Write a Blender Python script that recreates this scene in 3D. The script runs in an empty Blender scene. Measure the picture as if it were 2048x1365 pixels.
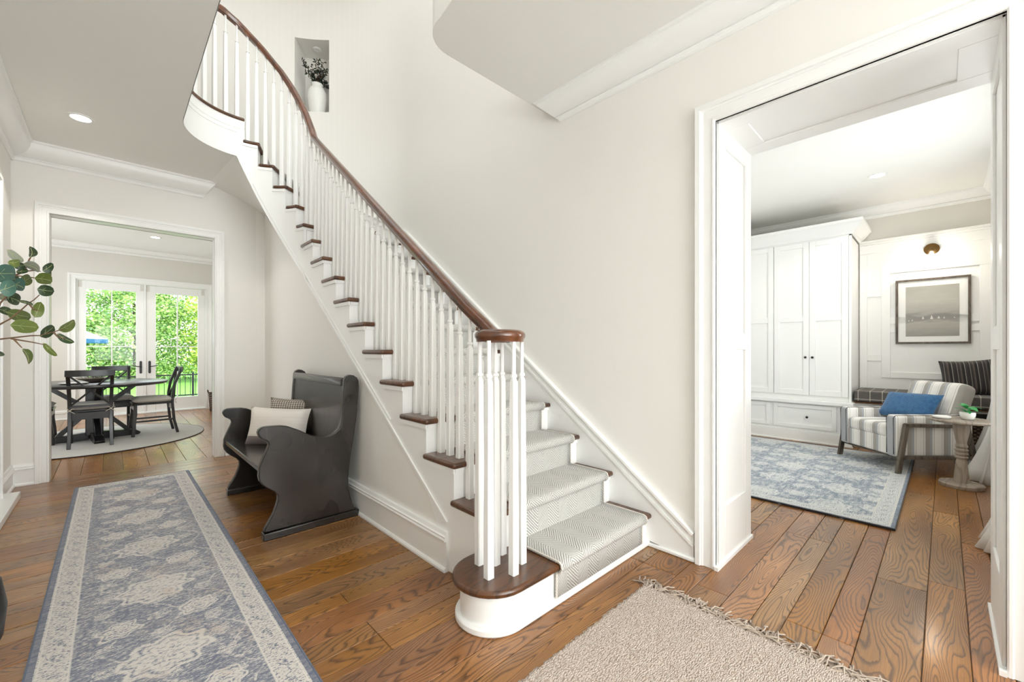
import bpy, bmesh, math, random
from math import pi, sin, cos, radians
from mathutils import Vector, Matrix
random.seed(7)
SC = bpy.context.scene
COL = SC.collection

# ------------------------------------------------------------------ camera, world, light, exposure
cam_d = bpy.data.cameras.new('camera'); cam = bpy.data.objects.new('camera', cam_d); COL.objects.link(cam)
cam_d.sensor_width = 36; cam_d.lens = 14.625; cam_d.shift_y = 0.0085; cam_d.clip_start = 0.05
cam.location = (0, 0, 1.2); cam.rotation_euler = (pi/2, 0, -math.atan2(.6928, .7211)); SC.camera = cam
SC.view_settings.view_transform = 'Standard'; SC.view_settings.look = 'None'
SC.view_settings.gamma = 1; SC.view_settings.use_curve_mapping = False
SC.view_settings.exposure = 0.52
SC.cycles.max_bounces = 10; SC.cycles.diffuse_bounces = 6; SC.cycles.caustics_reflective = False; SC.cycles.caustics_refractive = False

w = bpy.data.worlds.new('sky'); SC.world = w; w.use_nodes = True
wn = w.node_tree; bg = wn.nodes['Background']
wt = wn.nodes.new('ShaderNodeTexCoord'); ws = wn.nodes.new('ShaderNodeSeparateXYZ'); wr = wn.nodes.new('ShaderNodeValToRGB')
wn.links.new(wt.outputs['Generated'], ws.inputs[0]); wn.links.new(ws.outputs['Z'], wr.inputs[0]); wn.links.new(wr.outputs[0], bg.inputs[0])
wr.color_ramp.elements[0].color = (1, 1, .98, 1); wr.color_ramp.elements[1].color = (.55, .75, 1, 1)
bg.inputs[1].default_value = 3.2

def lamp(name, kind, loc, power, rot=(0, 0, 0), size=None, color=(1, 1, 1)):
    d = bpy.data.lights.new(name, kind); d.energy = power; d.color = color
    if kind == 'AREA': d.shape = 'RECTANGLE'; d.size, d.size_y = size
    elif size is not None: d.shadow_soft_size = size
    o = bpy.data.objects.new(name, d); o.location = loc; o.rotation_euler = rot; COL.objects.link(o); return o
s = lamp('sun', 'SUN', (0, 0, 20), 3.4, (radians(48), 0, radians(-12))); s.data.angle = radians(2)
WHT = (.93, .975, 1)
lamp('upper_hall_fill', 'AREA', (.95, 2.4, 5.7), 24, (0, 0, 0), (2.4, 4.5), WHT)  # added fill under the upper ceiling
lamp('front_fill', 'AREA', (.87, -3.9, 1.6), 165, (radians(104), 0, 0), (2.8, 2.7), WHT)  # added fill behind the camera, tilted up; the front wall is solid
lamp('upper_front_fill', 'AREA', (.87, -3.9, 4.5), 85, (radians(90), 0, 0), (2.8, 2.2), WHT)  # second added fill behind the camera, for the upper storey
lamp('side_room_window_daylight', 'AREA', (4.75, -.36, 1.55), 27, (radians(122), 0, 0), (1.3, 1.9), WHT)
lamp('side_room_area_light', 'AREA', (4.9, 2.5, 2.4), 5, (radians(60), 0, radians(180)), (1.6, 1.0), WHT)  # unseen area light without a fixture, facing the window wall
lamp('dining_side_fill', 'AREA', (-2.1, 8.2, 1.6), 45, (radians(90), 0, radians(-90)), (2.6, 1.9), WHT)  # added fill in front of the solid left dining wall

# ------------------------------------------------------------------ node helpers
def lin(c):
    c = c/255.
    return c/12.92 if c <= .04045 else ((c+.055)/1.055)**2.4
def rgb(r, g, b): return (lin(r), lin(g), lin(b), 1)
class NT:
    def __init__(s, name, rough=.5, base=None, **kw):
        s.m = bpy.data.materials.new(name); s.m.use_nodes = True; s.t = s.m.node_tree
        s.b = s.t.nodes['Principled BSDF']; s.b.inputs['Roughness'].default_value = rough
        if base: s.b.inputs['Base Color'].default_value = base
        for k, v in kw.items(): s.b.inputs[k.replace('_', ' ')].default_value = v
    def n(s, typ, ins=None, **props):
        x = s.t.nodes.new(typ)
        for k, v in props.items(): setattr(x, k, v)
        for k, v in (ins or {}).items():
            if isinstance(v, bpy.types.NodeSocket): s.t.links.new(v, x.inputs[k])
            else: x.inputs[k].default_value = v
        return x
    def mt(s, op, a, b=0., c=None):
        ins = {0: a, 1: b}
        if c is not None: ins[2] = c
        return s.n('ShaderNodeMath', ins, operation=op).outputs[0]
    def obj(s): return s.n('ShaderNodeTexCoord').outputs['Object']
    def xyz(s, v=None): return s.n('ShaderNodeSeparateXYZ', {0: v or s.obj()}).outputs
    def map(s, v, sc=(1, 1, 1), loc=(0, 0, 0), rot=(0, 0, 0)):
        return s.n('ShaderNodeMapping', {'Vector': v, 'Scale': sc, 'Location': loc, 'Rotation': rot}).outputs[0]
    def noise(s, v, scale, detail=3., rough=.5, dist=0.):
        return s.n('ShaderNodeTexNoise', {'Vector': v, 'Scale': scale, 'Detail': detail, 'Roughness': rough, 'Distortion': dist}).outputs[0]
    def ramp(s, f, stops, interp='LINEAR'):
        r = s.n('ShaderNodeValToRGB', {0: f}); cr = r.color_ramp; cr.interpolation = interp
        while len(cr.elements) < len(stops): cr.elements.new(.5)
        for e, (p, c) in zip(cr.elements, stops): e.position = p; e.color = c if len(c) == 4 else (*c, 1)
        return r.outputs[0]
    def mix(s, f, a, b, bt='MIX'):
        return s.n('ShaderNodeMix', {0: f, 6: a, 7: b}, data_type='RGBA', blend_type=bt).outputs[2]
    def color(s, c): s.t.links.new(c, s.b.inputs['Base Color']); return s
    def bump(s, h, dist=.002, strength=1.):
        b = s.n('ShaderNodeBump', {'Height': h, 'Distance': dist, 'Strength': strength})
        s.t.links.new(b.outputs[0], s.b.inputs['Normal']); return s
BW = ((0, (0, 0, 0)), (1, (1, 1, 1)))
def step(N, v, lo, hi): return N.ramp(v, [(lo, (0, 0, 0)), (hi, (1, 1, 1))])

MAT = {}
def paint(name, c, rough, bumpy=0):
    N = NT(name, rough, rgb(*c))
    if bumpy: N.bump(N.noise(N.obj(), 260, 2), .0004, bumpy)
    MAT[name] = N.m
paint('wall_paint', (241, 239, 234), .6, .3)
paint('grey_wall_paint', (222, 219, 212), .6, .3)
paint('trim_paint', (246, 246, 244), .32)
paint('ceiling_paint', (241, 240, 236), .75)
paint('black_metal', (22, 21, 22), .35)
paint('dark_hinge', (38, 28, 22), .4)
paint('white_plastic', (240, 240, 238), .35)
paint('white_ceramic', (240, 240, 236), .25)
paint('mat_board', (246, 246, 243), .8)
N = NT('aged_brass', .32, rgb(128, 100, 62), Metallic=1.); MAT['aged_brass'] = N.m

def emis(name, c, s):
    N = NT(name, .5, (1, 1, 1, 1)); N.b.inputs['Emission Color'].default_value = c; N.b.inputs['Emission Strength'].default_value = s; MAT[name] = N.m
emis('lamp_glow', (1, .93, .82, 1), 9); emis('bulb_glow', (1, .9, .75, 1), 25)

# floor oak : grain from contour lines of a stretched noise, a new piece of the noise for each board
def oak(name, light, mid, dark, rough, lines=26., coat=.15, rnd=True):
    N = NT(name, rough)
    o = N.obj(); r = N.n('ShaderNodeObjectInfo').outputs['Random']
    off = N.n('ShaderNodeCombineXYZ', {0: N.mt('MULTIPLY', r, 91.), 1: N.mt('MULTIPLY', r, 37.), 2: N.mt('MULTIPLY', r, 53.)}).outputs[0]
    v = N.n('ShaderNodeVectorMath', {0: o, 1: off}, operation='ADD').outputs[0] if rnd else o
    a = N.noise(N.map(v, (.75, 4.2, 1)), 1.5, 1.2, .4, .25)
    jit = N.noise(N.map(v, (5, 34, 1)), 1.6, 2.)
    a2 = N.mt('ADD', N.mt('MULTIPLY', a, lines), N.mt('MULTIPLY', jit, .75))
    ring = N.mt('FRACT', a2)
    tone = N.noise(N.map(v, (.8, 2.5, 1)), 2., 2.)
    thick = N.noise(N.map(v, (2.2, 7, 1)), 1.3, 2.)
    line = N.ramp(N.mt('ADD', ring, N.mt('MULTIPLY', N.mt('SUBTRACT', thick, .5), .9)), [(.0, (0, 0, 0)), (.5, (0, 0, 0)), (.84, (1, 1, 1)), (.97, (.2, .2, .2))])
    pores = N.ramp(N.noise(N.map(v, (6, 260, 1)), 1., 3., .6), [(.42, (1, 1, 1)), (.55, (0, 0, 0))])
    base = N.mix(N.ramp(tone, [(.3, (0, 0, 0)), (.72, (1, 1, 1))]), mid, light)
    c = N.mix(N.mt('MULTIPLY', line, .74), base, dark)
    c = N.mix(N.mt('MULTIPLY', pores, .16), c, dark)
    if rnd:
        hv = N.n('ShaderNodeHueSaturation', {'Hue': N.mt('ADD', .496, N.mt('MULTIPLY', N.mt('FRACT', N.mt('MULTIPLY', r, 7.3)), .014)),
              'Saturation': N.mt('ADD', .9, N.mt('MULTIPLY', N.mt('FRACT', N.mt('MULTIPLY', r, 17.7)), .2)), 'Value': N.mt('ADD', .84, N.mt('MULTIPLY', r, .32)), 'Color': c})
        c = hv.outputs[0]
    N.color(c)
    N.bump(N.mt('SUBTRACT', N.mt('MULTIPLY', N.noise(N.map(v, (3, 9, 1)), 3., 1.), .9), N.mt('ADD', N.mt('MULTIPLY', line, .16), N.mt('MULTIPLY', pores, .12))), .0022, .55)
    N.b.inputs['Coat Weight'].default_value = coat; N.b.inputs['Coat Roughness'].default_value = .14
    MAT[name] = N.m
oak('oak_floor', rgb(186, 130, 76), rgb(134, 87, 46), rgb(48, 27, 13), .3, 38., .3)
oak('walnut_tread', rgb(108, 66, 34), rgb(82, 48, 24), rgb(48, 27, 13), .3, 12., .4, False)
oak('pew_wood', rgb(52, 47, 43), rgb(38, 34, 31), rgb(22, 20, 18), .26, 5., .35, False)
oak('grey_frame_wood', rgb(120, 108, 96), rgb(94, 84, 74), rgb(66, 58, 50), .5, 10., 0, False)
oak('weathered_wood', rgb(178, 165, 152), rgb(154, 141, 128), rgb(122, 110, 98), .6, 10., 0, False)
oak('picture_frame_wood', rgb(116, 104, 92), rgb(92, 82, 72), rgb(62, 54, 46), .5, 10., 0, False)
oak('black_table_wood', rgb(34, 32, 34), rgb(26, 24, 26), rgb(16, 15, 16), .3, 6., .15, False)

N = NT('rail_wood', .2); nn = N.noise(N.map(N.obj(), (3, 1.2, 1.2)), 6., 3.); N.color(N.ramp(nn, [(.3, rgb(72, 38, 18)), (.7, rgb(116, 64, 30))])); N.b.inputs['Coat Weight'].default_value = .7; N.b.inputs['Coat Roughness'].default_value = .08; MAT['rail_wood'] = N.m
def cloth(name, c1, c2, scale=300, rough=.9, d=.0008):
    N = NT(name, rough, Sheen_Weight=.25); v = N.obj()
    f = N.noise(N.map(v, (1, 1, 1)), scale*.25, 3.)
    N.color(N.mix(f, rgb(*c1), rgb(*c2))); N.bump(N.noise(v, scale, 2.), d, .8); MAT[name] = N.m
cloth('linen_white', (236, 230, 220), (218, 211, 200), 260)
cloth('curtain_linen', (244, 243, 240), (230, 229, 225), 300)
cloth('seat_pad_linen', (232, 226, 216), (214, 208, 198), 200)
cloth('grey_fur', (196, 188, 176), (140, 132, 122), 90, .95, .006)
cloth('blue_plush', (66, 124, 172), (30, 72, 118), 110, .85, .007)
cloth('tie_ribbon', (226, 220, 206), (205, 198, 184), 200)
cloth('silver_rug_weave', (196, 192, 184), (172, 168, 162), 60, .95, .002)
cloth('fringe_yarn', (206, 190, 174), (158, 142, 128), 60, .95, .001)
cloth('rug_binding', (96, 108, 130), (70, 80, 100), 200)
cloth('dark_binding', (54, 46, 48), (36, 32, 36), 200)
cloth('umbrella_canvas_white', (250, 250, 250), (240, 240, 240), 100)
cloth('umbrella_canvas_teal', (6, 100, 140), (4, 80, 120), 100)

# two-tone lumbar pillow : white above, grey-mauve below (object z)
N = NT('two_tone_linen', .9, Sheen_Weight=.3); x, y, z = N.xyz()
N.color(N.mix(step(N, N.mt('ADD', z, .5), .418, .422), rgb(128, 116, 112), N.mix(N.noise(N.map(N.obj(), (3, 3, 120)), 1., 2.), rgb(238, 230, 222), rgb(216, 207, 198))))
N.bump(N.noise(N.map(N.obj(), (20, 20, 300)), 1., 2.), .0015, .7); MAT['two_tone_linen'] = N.m
# waffle knit
N = NT('waffle_knit', .95); v = N.obj(); x, y, z = N.xyz(v)
g = N.mt('MULTIPLY', N.mt('ABSOLUTE', N.mt('SINE', N.mt('MULTIPLY', x, 170.))), N.mt('ABSOLUTE', N.mt('SINE', N.mt('MULTIPLY', z, 190.))))
N.color(N.mix(N.ramp(g, [(.15, (0, 0, 0)), (.55, (1, 1, 1))]), rgb(104, 90, 78), rgb(208, 200, 188))); N.bump(g, .006, 1.); MAT['waffle_knit'] = N.m

# armchair stripes : uv.x across the stripes in metres
def stripes(name, per, bands, base, uv=True, axis=0, thin=None):
    N = NT(name, .92, Sheen_Weight=.3)
    co = N.n('ShaderNodeTexCoord').outputs['UV'] if uv else N.obj()
    u = N.xyz(co)[axis]
    f = N.mt('FRACT', N.mt('DIVIDE', N.mt('ADD', u, 10.), per))
    stops = []
    for p, c in bands: stops.append((p, rgb(*c)))
    c = N.ramp(f, stops, 'CONSTANT')
    weave = N.noise(N.map(co, (30, 400, 30) if axis == 0 else (400, 30, 30)), 1., 3.)
    c = N.mix(N.mt('MULTIPLY', weave, .35), c, rgb(246, 243, 238) if base == 'l' else rgb(24, 22, 22))
    N.color(c); N.bump(N.noise(co, 420, 2.), .0008, .7); MAT[name] = N.m
stripes('armchair_stripe', .17, [(0, (240, 237, 231)), (.20, (100, 96, 90)), (.215, (238, 236, 231)), (.30, (148, 142, 134)), (.54, (158, 162, 170)), (.68, (238, 236, 231)), (.78, (100, 96, 90)), (.795, (244, 241, 236))], 'l')
stripes('charcoal_stripe', .10, [(0, (48, 45, 46)), (.22, (150, 140, 132)), (.27, (56, 52, 52)), (.45, (98, 88, 82)), (.6, (36, 34, 36)), (.82, (190, 184, 176)), (.86, (60, 56, 56))], 'd', uv=False)
# plaid window-seat cushion
N = NT('charcoal_plaid', .92); x, y, z = N.xyz()
a = N.mt('LESS_THAN', N.mt('FRACT', N.mt('MULTIPLY', N.mt('ADD', y, 5.), 9.)), .05); b = N.mt('LESS_THAN', N.mt('FRACT', N.mt('MULTIPLY', N.mt('ADD', N.mt('ADD', x, z), 5.), 9.)), .05)
N.color(N.mix(N.mt('MAXIMUM', a, b), N.mix(N.noise(N.obj(), 30), rgb(84, 82, 82), rgb(108, 104, 98)), rgb(205, 198, 188))); N.bump(N.noise(N.obj(), 300), .001, .7); MAT['charcoal_plaid'] = N.m
# stair carpet: chevron columns, raised ribs (uv in metres)
N = NT('herringbone_carpet', .97, Sheen_Weight=.2); co = N.n('ShaderNodeTexCoord').outputs['UV']; x, y, _ = N.xyz(co)
nz = N.noise(co, 30., 2.)
col_ = N.mt('DIVIDE', N.mt('ADD', x, 4.), .17)
tri = N.mt('ABSOLUTE', N.mt('SUBTRACT', N.mt('MULTIPLY', N.mt('FRACT', col_), 2.), 1.))
rib = N.mt('FRACT', N.mt('ADD', N.mt('MULTIPLY', N.mt('SUBTRACT', y, N.mt('MULTIPLY', tri, .085)), 62.), N.mt('MULTIPLY', nz, .6)))
h = N.mt('ABSOLUTE', N.mt('SUBTRACT', N.mt('MULTIPLY', rib, 2.), 1.))
N.color(N.mix(N.ramp(h, [(.05, (1, 1, 1)), (.40, (0, 0, 0))]), N.mix(N.noise(co, 90.), rgb(226, 224, 218), rgb(206, 204, 199)), rgb(164, 160, 155)))
N.bump(N.mt('ADD', N.ramp(h, [(.0, (0, 0, 0)), (.4, (1, 1, 1))]), N.mt('MULTIPLY', N.noise(co, 500.), .25)), .004, .9); MAT['herringbone_carpet'] = N.m

# faded persian pattern; half width hw, half length hl, object centred on the rug
def persian(name, hw, hl, blue, blue2, cream, tan, per=.62, streak=(20, 70), bandw=.085, border=True):
    N = NT(name, .97, Sheen_Weight=.15); v = N.obj(); x, y, z = N.xyz(v)
    wob = N.noise(v, 14., 3.); wob2 = N.noise(v, 9., 3.)
    xx = N.mt('ADD', x, N.mt('MULTIPLY', N.mt('SUBTRACT', wob, .5), .045)); yy = N.mt('ADD', y, N.mt('MULTIPLY', N.mt('SUBTRACT', wob2, .5), .045))
    def ros(px, py, offx, offy, sx, sy, k):
        fx = N.mt('MULTIPLY', N.mt('SUBTRACT', N.mt('FRACT', N.mt('DIVIDE', N.mt('ADD', xx, offx+20*px), px)), .5), px/sx)
        fy = N.mt('MULTIPLY', N.mt('SUBTRACT', N.mt('FRACT', N.mt('DIVIDE', N.mt('ADD', yy, offy+20*py), py)), .5), py/sy)
        dd = N.mt('SQRT', N.mt('ADD', N.mt('MULTIPLY', fx, fx), N.mt('MULTIPLY', fy, fy)))
        an = N.mt('ARCTAN2', fy, fx)
        dd = N.mt('ADD', dd, N.mt('MULTIPLY', N.mt('SINE', N.mt('MULTIPLY', an, k)), .09))
        return N.ramp(dd, [(0, (.9, .9, .9)), (.18, (.15, .15, .15)), (.32, (1, 1, 1)), (.42, (.3, .3, .3)), (.54, (.85, .85, .85)), (.66, (.05, .05, .05)), (.76, (1, 1, 1)), (.84, (0, 0, 0))])
    f = N.mt('MAXIMUM', ros(.54, per, .27, .0, .17, .16, 8.), ros(.27, per, .0, per/2, .085, .085, 6.))
    f = N.mt('MAXIMUM', f, N.mt('MULTIPLY', ros(.18, .155, .09, .05, .045, .04, 5.), .55))
    # thin lattice
    la = N.mt('ABSOLUTE', N.mt('SUBTRACT', N.mt('FRACT', N.mt('DIVIDE', N.mt('ADD', N.mt('ADD', xx, N.mt('MULTIPLY', N.mt('PINGPONG', yy, .155), .7)), 9.), .18)), .5))
    f = N.mt('MAXIMUM', f, N.mt('MULTIPLY', N.mt('LESS_THAN', la, .03), .35))
    st = N.noise(N.map(v, (streak[0], streak[1], 1)), 1., 4., .65)
    sp = N.noise(N.map(v, (70, 170, 1)), 1., 3., .7)
    big = N.noise(v, 2.3, 2.)
    m = N.mt('ADD', N.mt('MULTIPLY', f, .62), N.mt('ADD', N.mt('MULTIPLY', N.mt('SUBTRACT', st, .5), 1.5), N.mt('MULTIPLY', N.mt('SUBTRACT', sp, .5), 2.2)))
    m = N.mt('ADD', m, N.mt('MULTIPLY', N.mt('SUBTRACT', big, .22), .5))
    m = N.ramp(m, [(.02, (0, 0, 0)), (.5, (1, 1, 1))])
    bl = N.mix(N.noise(v, 6., 2.), rgb(*blue), rgb(*blue2))
    crm = N.mix(step(N, N.noise(v, 5., 3.), .52, .66), rgb(*cream), rgb(*tan))
    c = N.mix(m, bl, crm)
    if border:
        ex = N.mt('SUBTRACT', hw, N.mt('ABSOLUTE', x)); ey = N.mt('SUBTRACT', hl, N.mt('ABSOLUTE', y)); e = N.mt('MINIMUM', ex, ey)
        inb = N.mt('LESS_THAN', e, bandw+.03)
        bm_ = N.mt('MAXIMUM', ros(bandw*1.9, .16, 0., .08, .03, .024, 3.), 0.)
        along = N.mt('FRACT', N.mt('DIVIDE', N.mt('ADD', N.mt('ADD', y, N.mt('MULTIPLY', x, 1.)), 20.), .12))
        bead = N.mt('MULTIPLY', N.mt('LESS_THAN', N.mt('ABSOLUTE', N.mt('SUBTRACT', along, .5)), .19), N.mt('LESS_THAN', N.mt('ABSOLUTE', N.mt('SUBTRACT', e, .03+bandw*.5)), .017))
        k = N.mt('SUBTRACT', N.mt('ADD', .62, N.mt('MULTIPLY', N.mt('SUBTRACT', sp, .5), 4.2)), N.mt('MULTIPLY', bead, .2))
        bc = N.mix(N.ramp(k, [(.2, (0, 0, 0)), (.5, (1, 1, 1))]), rgb(*[int(q*1.02) for q in blue]), rgb(*cream))
        c = N.mix(inb, c, bc)
        ln = N.mt('MAXIMUM', N.mt('LESS_THAN', N.mt('ABSOLUTE', N.mt('SUBTRACT', e, bandw+.03)), .0035), N.mt('LESS_THAN', N.mt('ABSOLUTE', N.mt('SUBTRACT', e, .03)), .003))
        c = N.mix(N.mt('MULTIPLY', ln, .6), c, rgb(226, 220, 212))
        edge = N.mt('LESS_THAN', e, .022)
        c = N.mix(N.mt('MULTIPLY', edge, N.mt('ADD', .35, st)), c, rgb(*blue))
    N.color(c); N.bump(N.mt('ADD', sp, N.noise(v, 400.)), .0018, .6); MAT[name] = N.m
persian('faded_runner_weave', .385, 2.15, (98, 104, 124), (128, 133, 148), (214, 208, 201), (206, 192, 180))
persian('blue_rug_weave', 1.3, 1.1, (104, 118, 138), (146, 158, 172), (216, 217, 214), (200, 203, 202), .48, (10, 34), .10)

# jute / chenille
N = NT('nubby_jute', .97); v = N.obj()
vo = N.n('ShaderNodeTexVoronoi', {'Vector': N.map(v, (95, 190, 95), (0, 0, 0), (0, 0, .35)), 'Scale': 1., 'Randomness': .9})
c = N.mix(N.ramp(vo.outputs['Distance'], [(.25, (1, 1, 1)), (.75, (0, 0, 0))]), rgb(172, 154, 140), rgb(226, 214, 203))
c = N.mix(N.mt('MULTIPLY', N.xyz(vo.outputs['Color'])[0], .4), c, rgb(196, 176, 160))
N.color(c); N.bump(N.mt('SUBTRACT', 1., vo.outputs['Distance']), .008, .9); MAT['nubby_jute'] = N.m

# wicker
N = NT('wicker', .7); x, y, z = N.xyz()
a = N.mt('ADD', x, y); ch = N.mt('MULTIPLY', N.mt('SINE', N.mt('MULTIPLY', a, 120.)), N.mt('SINE', N.mt('MULTIPLY', z, 160.)))
N.color(N.mix(N.ramp(ch, [(.0, (0, 0, 0)), (.6, (1, 1, 1))]), rgb(52, 40, 32), rgb(132, 108, 84))); N.bump(ch, .006, 1.); MAT['wicker'] = N.m
# leaves
def leafm(name, a, b, rough=.45):
    N = NT(name, rough); r = N.n('ShaderNodeObjectInfo').outputs['Random']
    N.color(N.mix(N.mt('ADD', N.mt('MULTIPLY', N.noise(N.obj(), 25., 2.), .7), N.mt('MULTIPLY', r, .3)), rgb(*a), rgb(*b))); MAT[name] = N.m
leafm('leaf_dark', (30, 48, 30), (62, 84, 48)); leafm('leaf_mid', (62, 84, 38), (120, 132, 58)); leafm('leaf_pale', (120, 128, 112), (158, 162, 146)); leafm('leaf_blue', (44, 84, 76), (74, 112, 96))
leafm('leaf_bright', (22, 120, 58), (70, 170, 96), .35); leafm('leaf_black', (34, 44, 38), (62, 78, 62)); leafm('twig', (96, 70, 52), (140, 112, 84), .7); leafm('leaf_vein', (170, 176, 120), (196, 200, 150))
# garden foliage : colour per leaf from a vertex colour
N = NT('hedge_leaf', .5); at = N.n('ShaderNodeAttribute', attribute_name='tint')
N.color(at.outputs['Color']); N.b.inputs['Subsurface Weight'].default_value = 0
tr = N.n('ShaderNodeBsdfTranslucent', {'Color': at.outputs['Color']}); mx = N.n('ShaderNodeMixShader', {0: .3}); out = N.t.nodes['Material Output']
N.t.links.new(N.b.outputs[0], mx.inputs[1]); N.t.links.new(tr.outputs[0], mx.inputs[2]); N.t.links.new(mx.outputs[0], out.inputs[0]); MAT['hedge_leaf'] = N.m
N = NT('bark', .9); N.color(N.mix(N.noise(N.obj(), 12.), rgb(60, 46, 36), rgb(104, 84, 66))); MAT['bark'] = N.m
N = NT('lawn_grass', .9); N.color(N.mix(N.noise(N.obj(), 8., 4.), rgb(70, 140, 40), rgb(150, 200, 80))); N.bump(N.noise(N.obj(), 60), .02); MAT['lawn_grass'] = N.m
N = NT('patio_stone', .8); N.color(N.mix(N.noise(N.obj(), 3., 4.), rgb(196, 190, 180), rgb(224, 220, 212))); MAT['patio_stone'] = N.m
# glass : clear architectural pane
def glass(name, refl=.08, rough=.0):
    m = bpy.data.materials.new(name); m.use_nodes = True; t = m.node_tree; t.nodes.clear()
    o = t.nodes.new('ShaderNodeOutputMaterial'); mx = t.nodes.new('ShaderNodeMixShader'); tb = t.nodes.new('ShaderNodeBsdfTransparent'); gl = t.nodes.new('ShaderNodeBsdfGlossy')
    gl.inputs['Roughness'].default_value = rough; mx.inputs[0].default_value = refl; tb.inputs[0].default_value = (.97, .98, .97, 1)
    t.links.new(tb.outputs[0], mx.inputs[1]); t.links.new(gl.outputs[0], mx.inputs[2]); t.links.new(mx.outputs[0], o.inputs[0]); MAT[name] = m
glass('pane_glass', .012); glass('shade_glass', .12, .05)
# seascape print : grey mist, darker far shore, small sails (flat print)
N = NT('seascape_print', .55); v = N.obj(); x, y, z = N.xyz(v)
n1 = N.noise(N.map(v, (1, 6, 22)), 1., 4.); zz = N.mt('ADD', N.mt('DIVIDE', z, .616), .5)
c = N.ramp(N.mt('ADD', zz, N.mt('MULTIPLY', N.mt('SUBTRACT', n1, .5), .22)), [(0, rgb(150, 148, 140)), (.26, rgb(176, 173, 164)), (.31, rgb(150, 148, 142)), (.40, rgb(140, 138, 134)), (.47, rgb(172, 170, 163)), (.7, rgb(190, 188, 180)), (1, rgb(170, 168, 158))])
sail = None
for (sy, sz, h_, w_) in ((.075, -.095, .036, .011), (.0, -.10, .05, .014), (-.06, -.095, .030, .012), (-.105, -.095, .022, .008), (.17, -.115, .022, .007), (.20, -.12, .018, .006), (-.19, -.095, .016, .006)):
    dz = N.mt('SUBTRACT', z, sz); k = N.mt('LESS_THAN', N.mt('ADD', N.mt('ABSOLUTE', N.mt('SUBTRACT', y, sy)), N.mt('MULTIPLY', dz, w_/h_)), w_)
    k = N.mt('MULTIPLY', k, N.mt('GREATER_THAN', dz, 0.)); sail = k if sail is None else N.mt('MAXIMUM', sail, k)
c = N.mix(N.mt('MULTIPLY', sail, .75), c, rgb(236, 234, 226))
N.color(c); N.b.inputs['Coat Weight'].default_value = .3; MAT['seascape_print'] = N.m

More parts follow.
